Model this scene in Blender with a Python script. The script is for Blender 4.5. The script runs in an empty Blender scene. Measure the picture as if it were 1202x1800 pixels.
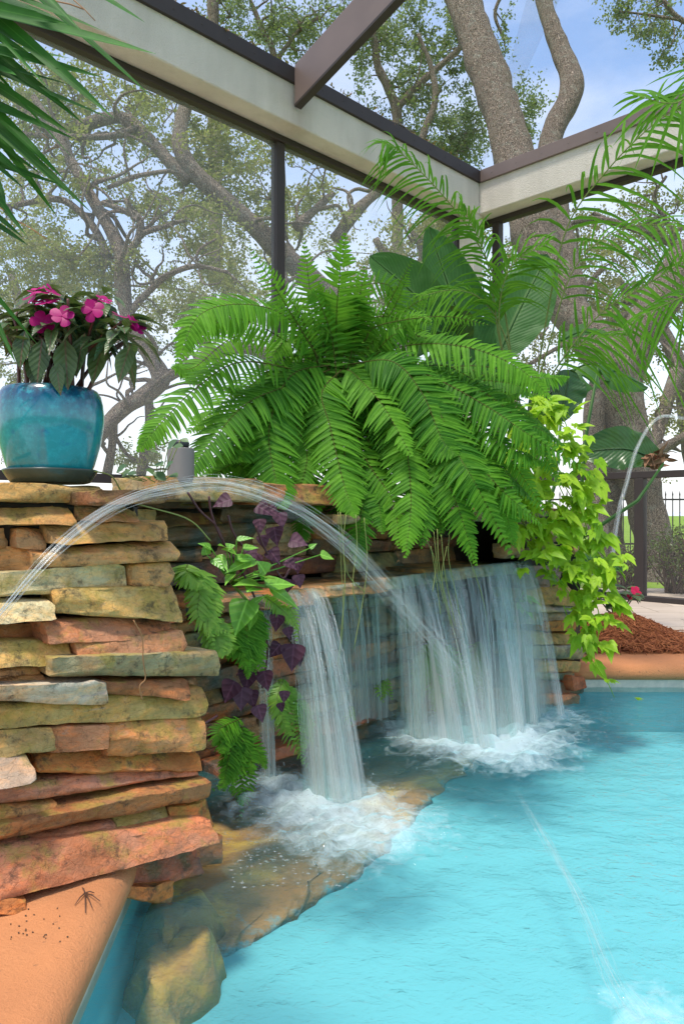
import bpy, math, random
import numpy as np
from mathutils import Vector, noise
R = random.Random(7)
scene = bpy.context.scene
col = scene.collection
F = 1320.0; H = 0.976            # focal length in photo pixels, eye height over the water
DECK = 0.126                     # deck level over the water
V = Vector
U = V((.7071, .7071, 0)); N = V((.7071, -.7071, 0))   # along / out of the waterfall wall

# ---------------------------------------------------------------- measuring helpers
def P(px, py, D):
    return V(((px-601)/F*D, D, H-(py-900)/F*D))
def onZ(px, py, z):
    return P(px, py, (H-z)*F/(py-900))
def onN(px, py, n):
    r = (px-601)/F
    return P(px, py, n/(.7071*(r-1)))
def NM(n, m, z): 
    v = N*n + U*m
    return V((v.x, v.y, z))
def lerp(a, b, t): return a+(b-a)*t

def spline(pts, k):
    """k samples of a Catmull-Rom curve through pts (tuples of any length)."""
    pts = [np.array(p, float) for p in pts]
    n = len(pts); out = []
    for i in range(k):
        s = i/(k-1)*(n-1); j = min(int(s), n-2); t = s-j
        p1, p2 = pts[j], pts[j+1]
        p0 = pts[j-1] if j > 0 else p1*2-p2
        p3 = pts[j+2] if j+2 < n else p2*2-p1
        out.append(.5*((2*p1)+(p2-p0)*t+(2*p0-5*p1+4*p2-p3)*t*t+(3*p1-p0-3*p2+p3)*t**3))
    return out

# ---------------------------------------------------------------- mesh collecting
class MB:
    def __init__(s): s.v = []; s.f = []; s.uv = []; s.var = []
    def add(s, vs, fs, uvs=None, var=0.0):
        o = len(s.v)
        s.v.extend([tuple(p) for p in vs]); s.f.extend([tuple(i+o for i in f) for f in fs])
        s.uv.extend(uvs if uvs else [(0, 0)]*len(vs))
        s.var.extend([var]*len(vs) if not isinstance(var, list) else var)
    def build(s, name, mat, parent=None, smooth=True, loc=None):
        me = bpy.data.meshes.new(name)
        off = V(loc) if loc is not None and not parent else V((0, 0, 0)); q = parent
        while q: off = off+V(q.location); q = q.parent
        vs = np.array(s.v, float)-np.array(off)
        me.from_pydata(vs.tolist(), [], s.f)
        if smooth: me.polygons.foreach_set('use_smooth', [True]*len(me.polygons))
        a = me.attributes.new('var', 'FLOAT', 'POINT'); a.data.foreach_set('value', s.var)
        u = me.uv_layers.new(name='UVMap')
        li = np.zeros(len(me.loops), int); me.loops.foreach_get('vertex_index', li)
        u.data.foreach_set('uv', np.array(s.uv, float)[li].ravel())
        me.materials.append(mat); me.update()
        o = bpy.data.objects.new(name, me); col.objects.link(o)
        if parent:
            o.parent = parent
        elif loc is not None: o.location = loc
        return o

def tag(o, label=None, cat=None, group=None, kind=None):
    if label: o['label'] = label
    if cat: o['category'] = cat
    if group: o['group'] = group
    if kind: o['kind'] = kind
    return o
def thing(name, loc, label, cat, group=None):
    o = bpy.data.objects.new(name, None); col.objects.link(o); o.location = loc
    o.matrix_world.translation = V(loc)
    o.empty_display_size = .1
    return tag(o, label, cat, group)
def copy_tree(o, parent=None):
    c = o.copy(); col.objects.link(c)
    if parent: c.parent = parent
    for ch in list(o.children): copy_tree(ch, c)
    return c

def box(mb, c, ax, ay, az, bevel=0.0, var=0.0):
    """box from centre and three half-axis vectors; chamfered if bevel."""
    c = V(c)
    if bevel <= 0:
        vs = [c+ax*i+ay*j+az*k for i in (-1, 1) for j in (-1, 1) for k in (-1, 1)]
        fs = [(0,1,3,2),(4,6,7,5),(0,4,5,1),(2,3,7,6),(0,2,6,4),(1,5,7,3)]
        mb.add(vs, fs, [((i+1)/2, (k+1)/2) for i in (-1,1) for j in (-1,1) for k in (-1,1)], var); return
    L = [ax.length, ay.length, az.length]; d = [ax.normalized(), ay.normalized(), az.normalized()]
    vs = []; idx = {}
    for i in (-1,1):
        for j in (-1,1):
            for k in (-1,1):
                s = (i,j,k)
                for a in range(3):
                    q = V(c)
                    for b in range(3): q += d[b]*s[b]*(L[b] if b == a else L[b]-bevel)
                    idx[(s,a)] = len(vs); vs.append(q)
    fs = []
    for a in range(3):
        b, e = (a+1) % 3, (a+2) % 3
        for s in (-1,1):
            quad = []
            for sb, se in ((-1,-1),(1,-1),(1,1),(-1,1)):
                t = [0,0,0]; t[a] = s; t[b] = sb; t[e] = se; quad.append(idx[(tuple(t),a)])
            fs.append(quad if s > 0 else quad[::-1])
        for sb in (-1,1):
            for se in (-1,1):
                t0 = [0,0,0]; t1 = [0,0,0]; t0[a] = -1; t1[a] = 1
                for t in (t0,t1): t[b] = sb; t[e] = se
                q = [idx[(tuple(t0),b)], idx[(tuple(t1),b)], idx[(tuple(t1),e)], idx[(tuple(t0),e)]]
                fs.append(q if sb*se > 0 else q[::-1])
    for i in (-1,1):
        for j in (-1,1):
            for k in (-1,1):
                t = [idx[((i,j,k),a)] for a in range(3)]
                fs.append(t if i*j*k > 0 else t[::-1])
    mb.add(vs, fs, None, var)

def tube(mb, pts, rad, seg=8, rough=0.0, rs=6.0, cap=True, var=0.0, ell=None):
    """tube along 3-D points with a radius per point; rough adds bumps."""
    pts = [V(p) for p in pts]; n = len(pts)
    vs = []; uvs = []; fs = []; L = 0
    ref = None
    for i, p in enumerate(pts):
        t = (pts[min(i+1,n-1)]-pts[max(i-1,0)])
        if t.length < 1e-9: t = V((0,0,1))
        t.normalize()
        if ref is None: ref = t.orthogonal().normalized()
        ref = (ref-t*ref.dot(t))
        if ref.length < 1e-6: ref = t.orthogonal()
        ref.normalize(); b = t.cross(ref)
        if i: L += (p-pts[i-1]).length
        for k in range(seg):
            a = 2*math.pi*k/seg
            d = ref*math.cos(a)+b*math.sin(a)
            r = rad[i] if not callable(rad) else rad(i/(n-1))
            if rough: r *= 1+rough*noise.noise((p+d*r)*rs)
            q = p+d*r
            vs.append(q); uvs.append((k/seg, L))
        if i:
            o = (i-1)*seg
            for k in range(seg):
                fs.append((o+k, o+(k+1) % seg, o+seg+(k+1) % seg, o+seg+k))
    if cap:
        fs.append(tuple(range(seg))[::-1]); fs.append(tuple((n-1)*seg+k for k in range(seg)))
    mb.add(vs, fs, uvs, var)

OVAL = [(0,.02),(.2,.62),(.45,1),(.7,.8),(.88,.38),(1,.01)]
FERN = [(0,.55),(.12,1),(.55,.82),(.85,.42),(1,.02)]
STRAP = [(0,.45),(.12,1),(.3,1),(.5,.92),(.68,.75),(.84,.48),(1,.01)]
HEART = [(0,.05),(-.0,.75),(.1,1.0),(.35,.95),(.65,.55),(.88,.2),(1,.01)]
def leaf(mb, base, d, nrm, L, W, shape=OVAL, bend=0.0, fold=.25, var=0.0, curl=None):
    d = V(d).normalized(); nrm = V(nrm); s = d.cross(nrm)
    if s.length < 1e-6: s = d.orthogonal()
    s.normalize(); nrm = s.cross(d)
    vs = []; uvs = []; fs = []
    for i, (t, w) in enumerate(shape):
        c = V(base)+d*(t*L)-nrm*(bend*t*t*L) 
        if curl: c = c+V(curl)*(t*t*L)
        hw = w*W*.5
        vs += [c-s*hw+nrm*(fold*hw), c, c+s*hw+nrm*(fold*hw)]
        uvs += [(.5-w*.5, t), (.5, t), (.5+w*.5, t)]
        if i:
            o = (i-1)*3
            fs += [(o, o+1, o+4, o+3), (o+1, o+2, o+5, o+4)]
    mb.add(vs, fs, uvs, var)

def frond(mb, rach, n, Lf, W, ang=70, ref=None, droop=.15, shape=FERN, start=.04, jit=.08, rr=.003, fold=.2, end=1.0, vbase=0.0, ang_tip=None, gravity=0.0, rm=None):
    """a feather frond: leaflets on both sides of the rachis; Lf(t) leaflet length."""
    m = max(12, n)
    pts = [V(p) for p in spline(rach, 40)]
    tube(rm or mb, pts, [rr*(1-.8*i/39) for i in range(40)], 5, var=9.0)
    for i in range(n):
        t = start+(end-start)*i/(n-1)
        s = t*39; j = min(int(s), 38); p = pts[j].lerp(pts[j+1], s-j)
        T = (pts[min(j+2,39)]-pts[max(j-1,0)]).normalized()
        rf = V(ref(p) if callable(ref) else ref)
        S = T.cross(rf)
        if S.length < 1e-4: S = T.orthogonal()
        S.normalize(); nn = S.cross(T).normalized()
        L = Lf(t)
        if L < .004: continue
        for sg in (-1, 1):
            a = math.radians((ang if ang_tip is None else lerp(ang, ang_tip, t))+R.uniform(-1,1)*jit*60)
            d = T*math.cos(a)+S*sg*math.sin(a)+nn*R.uniform(-1,1)*jit
            if shape is FERN and R.random() < .035: continue
            ln = L*R.uniform(.86,1.06)
            leaf(mb, p, d, nn+V((0,0,.001)), ln, W*(.6+.4*min(1, L/.05)) if shape is FERN else W, shape, droop*R.uniform(.6,1.4), fold,
                 vbase+R.uniform(-.45,.45)+(t-.55)*.5, curl=(0,0,-gravity*R.uniform(.5,1.5)) if gravity else None)

# ---------------------------------------------------------------- materials
class NT:
    def __init__(s, name):
        s.m = bpy.data.materials.new(name); s.m.use_nodes = True; s.t = s.m.node_tree; s.t.nodes.clear()
    def n(s, typ, **kw):
        nd = s.t.nodes.new(typ)
        for k, v in kw.items():
            if k.startswith('i_'):
                key = k[2:]
                key = int(key) if key.isdigit() else key.replace('_', ' ')
                s.set(nd.inputs[key], v)
            else: setattr(nd, k, v)
        return nd
    def set(s, sock, v):
        if isinstance(v, bpy.types.NodeSocket): s.t.links.new(v, sock)
        elif isinstance(v, (tuple, list)) and len(v) == 3 and sock.type == 'RGBA': sock.default_value = (*v, 1)
        else: sock.default_value = v
    def math(s, op, a, b=0.0, c=0.0, clamp=False):
        nd = s.n('ShaderNodeMath', operation=op, use_clamp=clamp)
        for i, x in enumerate((a, b, c)): s.set(nd.inputs[i], x)
        return nd.outputs[0]
    def mix(s, fac, a, b, blend='MIX'):
        nd = s.n('ShaderNodeMix', data_type='RGBA', blend_type=blend)
        s.set(nd.inputs[0], fac); s.set(nd.inputs[6], a); s.set(nd.inputs[7], b)
        return nd.outputs[2]
    def noise(s, vec=None, scale=5.0, detail=4.0, rough=.55, dist=0.0):
        nd = s.n('ShaderNodeTexNoise'); nd.inputs['Scale'].default_value = scale
        nd.inputs['Detail'].default_value = detail; nd.inputs['Roughness'].default_value = rough; nd.inputs['Distortion'].default_value = dist
        if vec is not None: s.set(nd.inputs['Vector'], vec)
        return nd.outputs[0]
    def ramp(s, fac, stops):
        nd = s.n('ShaderNodeValToRGB'); s.set(nd.inputs[0], fac)
        e = nd.color_ramp.elements
        while len(e) < len(stops): e.new(.5)
        for x, (p, c) in zip(e, stops):
            x.position = p; x.color = (*c, 1) if not isinstance(c, (int, float)) else (c, c, c, 1)
        return nd.outputs[0]
    def mapr(s, v, a, b, c=0.0, d=1.0):
        nd = s.n('ShaderNodeMapRange'); 
        for i, x in enumerate((v, a, b, c, d)): s.set(nd.inputs[i], x)
        return nd.outputs[0]
    def scale(s, vec, xyz):
        nd = s.n('ShaderNodeVectorMath', operation='MULTIPLY'); s.set(nd.inputs[0], vec); nd.inputs[1].default_value = xyz
        return nd.outputs[0]
    def obj(s): return s.n('ShaderNodeTexCoord').outputs['Object']
    def uv(s): return s.n('ShaderNodeTexCoord').outputs['UV']
    def pos(s): return s.n('ShaderNodeNewGeometry').outputs['Position']
    def attr(s, name='var'): 
        return s.n('ShaderNodeAttribute', attribute_name=name).outputs['Fac']
    def bump(s, h, strength=.3, dist=.01, nrm=None):
        nd = s.n('ShaderNodeBump'); s.set(nd.inputs['Strength'], strength); s.set(nd.inputs['Distance'], dist); s.set(nd.inputs['Height'], h)
        if nrm is not None: s.set(nd.inputs['Normal'], nrm)
        return nd.outputs[0]
    def bsdf(s, color, rough=.6, normal=None, spec=.5, metal=0.0, **kw):
        b = s.n('ShaderNodeBsdfPrincipled'); s.set(b.inputs['Base Color'], color); s.set(b.inputs['Roughness'], rough)
        s.set(b.inputs['Metallic'], metal); s.set(b.inputs['Specular IOR Level'], spec)
        if normal is not None: s.set(b.inputs['Normal'], normal)
        for k, v in kw.items(): s.set(b.inputs[k.replace('_', ' ')], v)
        return b.outputs[0]
    def out(s, sh, disp=None):
        o = s.n('ShaderNodeOutputMaterial'); s.set(o.inputs['Surface'], sh)
        return s.m
    def mixs(s, fac, a, b):
        nd = s.n('ShaderNodeMixShader'); s.set(nd.inputs[0], fac); s.set(nd.inputs[1], a); s.set(nd.inputs[2], b)
        return nd.outputs[0]

def simple(name, c, rough=.6, nscale=20., amt=.25, bump=.2, bd=.004, spec=.4, metal=0.0):
    t = NT(name); p = t.obj(); f = t.noise(p, nscale, 5)
    c0 = tuple(x*(1-amt) for x in c); c1 = tuple(min(1, x*(1+amt)) for x in c)
    k = t.mix(f, c0, c1)
    return t.out(t.bsdf(k, rough, t.bump(t.noise(p, nscale*4, 4), bump, bd), spec, metal))

def leafmat(name, c0, c1, trans=.35, rough=.4, spec=.4, rib=0.0, stem=None, tint=None, veins=0.0, tcol=None):
    """leaf: colour varies leaf by leaf ('var'), a paler midrib, light through the blade."""
    t = NT(name); v = t.attr()
    f = t.math('ADD', v, .5, clamp=True)
    k = t.mix(f, c0, c1)
    k = t.mix(t.mapr(t.noise(t.obj(), 45, 3), .35, .7, 0, .35), k, tuple(x*.6 for x in c0))
    nrm = None
    if rib or veins:
        u = t.n('ShaderNodeSeparateXYZ'); t.set(u.inputs[0], t.uv())
        d = t.math('ABSOLUTE', t.math('SUBTRACT', u.outputs[0], .5))
        if rib: k = t.mix(t.mapr(d, .015, .05, rib, 0.0), k, tint or tuple(min(1, x*2.2+.03) for x in c1))
        if veins:
            w = t.math('SINE', t.math('MULTIPLY', t.math('SUBTRACT', u.outputs[1], t.math('MULTIPLY', d, .55)), veins))
            nrm = t.bump(w, .25, .002)
            k = t.mix(t.mapr(w, .6, 1, 0, .18), k, tuple(min(1, x*1.8+.02) for x in c1))
    if stem: k = t.mix(t.math('GREATER_THAN', v, 5.0), k, stem)
    b = t.bsdf(k, rough, nrm, spec)
    tr = t.n('ShaderNodeBsdfTranslucent'); 
    t.set(tr.inputs[0], tcol if tcol else t.mix(.6, k, (.35, .5, .06), 'MIX'))
    return t.out(t.mixs(trans, b, tr.outputs[0]))

def stonemat(name, wet=False):
    """layered sandstone: the object's own colour, bands, moss (object alpha), lichen and dark seams."""
    t = NT(name); p = t.pos(); oi = t.n('ShaderNodeObjectInfo')
    base = oi.outputs['Color']; moss = oi.outputs['Alpha']
    big = t.noise(p, 9, 5, .6); fine = t.noise(p, 70, 6, .7)
    st = t.noise(t.scale(p, (9, 9, 26)), 1.3, 6, .65, .6)
    k = t.mix(t.mapr(big, .3, .7), t.mix(1.0, base, (.56, .50, .46), 'MULTIPLY'), t.mix(1.0, base, (.88, .86, .86), 'MULTIPLY'))
    k = t.mix(t.mapr(st, .45, .60, 0, .6), k, t.mix(1.0, base, (1.25, .86, .55), 'MULTIPLY'))
    k = t.mix(t.mapr(st, .60, .72, 0, .5), k, (.34, .3, .22))
    k = t.mix(t.mapr(t.noise(p, 5.5, 3), .52, .68, 0, .55), k, (.36, .13, .05))
    nz = t.n('ShaderNodeSeparateXYZ'); t.set(nz.inputs[0], t.n('ShaderNodeNewGeometry').outputs['Normal'])
    mo = t.math('ADD', t.noise(p, 13, 6, .65), t.math('MULTIPLY', nz.outputs[2], .10))
    mo = t.math('ADD', mo, t.math('MULTIPLY', t.math('SUBTRACT', moss, .5), .5))
    mcol = t.mix(t.noise(p, 30, 3), (.21, .165, .03), (.47, .34, .07)) if not wet else t.mix(t.noise(p, 20, 3), (.02, .05, .02), (.10, .12, .03))
    k = t.mix(t.mapr(mo, .54, .67, 0, .7), k, mcol)
    k = t.mix(t.mapr(t.noise(p, 42, 5, .7), .50, .68, 0, .35), k, t.mix(1.0, k, (.45, .38, .32), 'MULTIPLY'))
    dk = t.mapr(t.math('ADD', t.noise(p, 34, 8, .75), t.math('MULTIPLY', t.noise(p, 7, 2), .35)), .71, .84, 0, .7)
    k = t.mix(dk, k, (.03, .028, .022))
    if wet:
        k = t.mix(t.mapr(t.noise(p, 8, 5), .48, .62, 0, .7), k, (.02, .075, .07))
    crack = t.n('ShaderNodeTexVoronoi', feature='DISTANCE_TO_EDGE'); t.set(crack.inputs['Vector'], t.scale(p, (7, 7, 12)))
    h = t.math('ADD', t.math('MULTIPLY', fine, .7), t.math('MULTIPLY', st, .35))
    h = t.math('ADD', h, t.math('MULTIPLY', big, .8))
    h = t.math('ADD', h, t.mapr(crack.outputs[0], 0, .03, -.12, 0))
    return t.out(t.bsdf(k, .3 if wet else t.mapr(fine, .3, .7, .6, .9), t.bump(h, .8, .013), .5 if wet else .25))

M = {}
M['stone'] = stonemat('layered_sandstone'); M['wet'] = stonemat('wet_sandstone', True)
M['core'] = simple('packed_mortar', (.05, .042, .03), .9, 12, .4)
# stucco
t = NT('stucco'); p = t.pos()
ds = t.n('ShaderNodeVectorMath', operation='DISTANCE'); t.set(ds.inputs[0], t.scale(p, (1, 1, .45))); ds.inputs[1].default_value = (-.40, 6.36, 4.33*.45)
k = t.mix(t.mapr(t.noise(t.scale(p, (1.5, 1.5, .35)), 3, 5), .35, .7), (.64, .58, .51), (.53, .48, .42))
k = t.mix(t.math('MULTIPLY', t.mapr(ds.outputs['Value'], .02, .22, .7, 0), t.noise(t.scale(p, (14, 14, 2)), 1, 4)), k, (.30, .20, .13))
k = t.mix(t.mapr(t.noise(p, 2.2, 7, .75), .55, .75, 0, .35), k, (.40, .36, .29))
M['stucco'] = t.out(t.bsdf(k, .85, t.bump(t.noise(p, 75, 4, .7), .8, .014), .2))
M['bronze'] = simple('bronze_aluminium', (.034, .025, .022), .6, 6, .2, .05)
M['bronze_lit'] = simple('sunlit_bronze_aluminium', (.16, .115, .1), .42, 2.5, .25, .05)  # lighter copy of the frame bronze, sunlight put into its colour
M['coping'] = None
t = NT('painted_coping'); p = t.pos(); g = t.noise(p, 160, 5, .7)
k = t.mix(t.noise(p, 4, 4), (.52, .20, .075), (.60, .26, .11)); k = t.mix(t.mapr(t.noise(p, 55, 4), .64, .74, 0, .6), k, (.14, .08, .05))
k = t.mix(t.mapr(t.noise(p, 2.2, 5, .65), .5, .7, 0, .35), k, (.36, .15, .07))
M['coping'] = t.out(t.bsdf(k, .8, t.bump(t.math('ADD', g, t.math('MULTIPLY', t.noise(p, 45, 3), .6)), .6, .012), .25))
t = NT('travertine'); p = t.pos()
br = t.n('ShaderNodeTexBrick'); t.set(br.inputs['Vector'], p)
for k_, v_ in (('Scale', 1.0), ('Mortar Size', .006), ('Brick Width', .6), ('Row Height', .4)): br.inputs[k_].default_value = v_
br.inputs['Color1'].default_value = (.56, .46, .36, 1); br.inputs['Color2'].default_value = (.46, .37, .29, 1); br.inputs['Mortar'].default_value = (.25, .2, .15, 1)
k = t.mix(t.mapr(t.noise(t.scale(p, (1, 5, 1)), 3, 5), .5, .7, 0, .5), br.outputs[0], (.36, .28, .2))
M['travertine'] = t.out(t.bsdf(k, .75, t.bump(t.noise(p, 40, 4), .2, .005), .3))
t = NT('waterline_tile'); p = t.pos()
br = t.n('ShaderNodeTexBrick'); t.set(br.inputs['Vector'], t.n('ShaderNodeTexCoord').outputs['UV']); br.offset = 0
for k_, v_ in (('Scale', 1.0), ('Mortar Size', .03), ('Brick Width', 1.0), ('Row Height', 1.0)): br.inputs[k_].default_value = v_
br.inputs['Color1'].default_value = (.78, .66, .54, 1); br.inputs['Color2'].default_value = (.70, .58, .47, 1); br.inputs['Mortar'].default_value = (.7, .6, .5, 1)
M['tile'] = t.out(t.bsdf(t.mix(t.noise(p, 30, 4), br.outputs[0], (.33, .33, .28)), .3))
t = NT('pool_plaster'); p = t.pos()
M['plaster'] = t.out(t.bsdf(t.mix(t.noise(p, 1.2, 4), (.125, .44, .49), (.155, .49, .535)), .8))
# bark
t = NT('oak_bark'); p = t.pos()
vo = t.n('ShaderNodeTexVoronoi', feature='DISTANCE_TO_EDGE'); dv = t.n('ShaderNodeVectorMath', operation='ADD'); nzv = t.n('ShaderNodeTexNoise'); nzv.inputs['Scale'].default_value = 7; nzv.inputs['Detail'].default_value = 4; t.set(nzv.inputs['Vector'], p)
t.set(dv.inputs[0], t.scale(p, (15, 15, 4.5))); t.set(dv.inputs[1], t.scale(nzv.outputs['Color'], (1.6, 1.6, 1.6))); t.set(vo.inputs['Vector'], dv.outputs[0])
fi = t.noise(p, 26, 5, .7); e = t.mapr(vo.outputs[0], 0, .2)
k = t.mix(fi, (.30, .235, .18), (.64, .51, .40)); k = t.mix(e, (.10, .078, .06), k)
k = t.mix(t.mapr(t.noise(p, 9, 7, .75), .52, .66, 0, .75), k, (.46, .46, .37))
M['bark'] = t.out(t.bsdf(k, .9, t.bump(t.math('ADD', e, fi), .9, .07), .15))
M['oakleaf'] = leafmat('oak_leaves', (.15, .145, .045), (.40, .36, .13), .45, .5)
M['oakleaf2'] = leafmat('far_oak_leaves', (.18, .165, .065), (.42, .37, .17), .42, .5)
M['skyleaf'] = leafmat('cool_oak_leaves', (.07, .10, .07), (.21, .25, .14), .4, .5)
M['fern'] = leafmat('fern_leaf', (.026, .115, .006), (.11, .285, .014), .3, .55, .12, rib=.5, stem=(.09, .07, .02), tcol=(.22, .48, .04))
M['fern_yellow'] = leafmat('young_fern_leaf', (.13, .30, .02), (.26, .44, .045), .35, .4, .4, stem=(.12, .14, .03), tcol=(.3, .52, .04))
M['vine'] = leafmat('chartreuse_leaf', (.24, .46, .012), (.44, .64, .035), .4, .45, .3, rib=.3, stem=(.25, .3, .03), tint=(.5, .65, .1), tcol=(.5, .72, .03))
M['greenleaf'] = leafmat('green_heart_leaf', (.09, .30, .02), (.20, .42, .05), .3, .35, .45, rib=.5, veins=26, stem=(.12, .16, .03))
M['purple'] = leafmat('purple_heart_leaf', (.035, .010, .02), (.10, .045, .065), .15, .5, .2, rib=.5, tint=(.17, .07, .11), tcol=(.2, .03, .06), veins=20)
M['purplestem'] = simple('purple_stem', (.075, .022, .024), .5)
M['impatiens'] = leafmat('impatiens_leaf', (.03, .075, .024), (.10, .16, .055), .2, .38, .4, rib=.7, veins=45, tint=(.17, .07, .06), tcol=(.1, .15, .03))
M['petal'] = leafmat('magenta_petal', (.30, .001, .10), (.46, .004, .17), .25, .5, .3, tcol=(.65, .01, .28))
M['petal_red'] = leafmat('red_petal', (.55, .008, .05), (.7, .02, .1), .25, .5, .3, tcol=(.8, .02, .1))
M['impstem'] = simple('impatiens_stem', (.10, .032, .022), .4)
M['palm'] = leafmat('palm_leaf', (.010, .065, .006), (.03, .13, .012), .15, .55, .10, rib=.5, tint=(.07, .2, .03), stem=(.14, .12, .05), tcol=(.12, .3, .03))
M['palm2'] = leafmat('feather_palm_leaf', (.035, .14, .006), (.10, .26, .015), .3, .6, .1, stem=(.24, .25, .09), tcol=(.25, .5, .05))
M['bop'] = leafmat('paddle_leaf', (.030, .095, .022), (.058, .145, .033), .2, .5, .2, rib=.9, veins=150, tint=(.16, .25, .09), tcol=(.12, .32, .05))
M['bop_dark'] = leafmat('dark_paddle_leaf', (.012, .055, .010), (.025, .085, .015), .1, .3, .4, rib=.6, veins=110, tint=(.1, .16, .05))
M['dry'] = simple('dry_leaf', (.30, .15, .06), .8, 25, .4)
M['straw'] = leafmat('pine_straw', (.17, .045, .018), (.46, .17, .065), .1, .7, .2)
M['root'] = simple('hanging_root', (.22, .25, .06), .6)
M['iron'] = simple('black_iron', (.012, .012, .013), .5)
M['shrubleaf'] = leafmat('azalea_leaf', (.03, .055, .012), (.14, .20, .04), .3, .4)
M['shrubtwig'] = simple('azalea_twig', (.08, .05, .035), .8)
M['greyplastic'] = simple('grey_plastic', (.13, .12, .11), .55, 10, .1, .05)
M['blackplastic'] = simple('black_plastic', (.02, .02, .022), .5)
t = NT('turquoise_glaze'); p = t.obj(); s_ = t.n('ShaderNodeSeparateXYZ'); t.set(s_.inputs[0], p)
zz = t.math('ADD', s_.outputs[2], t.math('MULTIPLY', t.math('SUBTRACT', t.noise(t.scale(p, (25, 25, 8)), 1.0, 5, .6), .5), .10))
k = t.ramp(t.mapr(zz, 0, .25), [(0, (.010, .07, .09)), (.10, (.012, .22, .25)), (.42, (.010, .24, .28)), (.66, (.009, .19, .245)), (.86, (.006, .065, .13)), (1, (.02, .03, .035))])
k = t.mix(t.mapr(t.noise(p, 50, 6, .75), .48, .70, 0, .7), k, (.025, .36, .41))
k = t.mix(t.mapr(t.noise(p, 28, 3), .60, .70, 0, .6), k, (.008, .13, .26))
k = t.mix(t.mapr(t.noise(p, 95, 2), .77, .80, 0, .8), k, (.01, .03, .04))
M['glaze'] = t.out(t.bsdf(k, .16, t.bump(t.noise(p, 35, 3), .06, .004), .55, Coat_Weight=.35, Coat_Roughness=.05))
M['saucer'] = simple('green_glazed_saucer', (.045, .062, .05), .25, 25, .35, .08)
M['soil'] = simple('potting_soil', (.03, .022, .015), .95)
M['lawn'] = None
t = NT('lawn_grass'); p = t.pos()
k = t.mix(t.noise(p, .5, 6, .7), (.10, .20, .015), (.20, .31, .035)); k = t.mix(t.mapr(t.noise(p, 9, 5, .7), .4, .7, 0, .6), k, (.26, .36, .06))
M['lawn'] = t.out(t.bsdf(k, .9, t.bump(t.noise(p, 30, 4), .8, .05), .1))
t = NT('lake'); p = t.pos()
M['lake'] = t.out(t.bsdf((.5, .53, .56), .25, t.bump(t.noise(t.scale(p, (.05, .5, 1)), 3, 4), .2, .1), .5))
# screen mesh: mostly open
t = NT('insect_screen'); d = t.n('ShaderNodeBsdfDiffuse'); t.set(d.inputs[0], (.62, .60, .57)); tr = t.n('ShaderNodeBsdfTransparent')
wv = t.noise(t.scale(t.pos(), (1.2, 1.2, .6)), 2, 3)
M['screen'] = t.out(t.mixs(t.mapr(wv, .3, .7, .16, .24), tr.outputs[0], d.outputs[0]))
t = NT('clear_insect_screen'); d = t.n('ShaderNodeBsdfDiffuse'); t.set(d.inputs[0], (.44, .42, .39)); tr = t.n('ShaderNodeBsdfTransparent')
M['screen2'] = t.out(t.mixs(t.mapr(t.noise(t.scale(t.pos(), (1.2, 1.2, .6)), 2, 3), .3, .7, .06, .12), tr.outputs[0], d.outputs[0]))
t = NT('roof_screen'); d = t.n('ShaderNodeBsdfDiffuse'); t.set(d.inputs[0], (.34, .33, .31)); tr = t.n('ShaderNodeBsdfTransparent')
M['screen_roof'] = t.out(t.mixs(t.mapr(t.noise(t.pos(), 3, 4), .3, .7, .07, .13), tr.outputs[0], d.outputs[0]))
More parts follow.
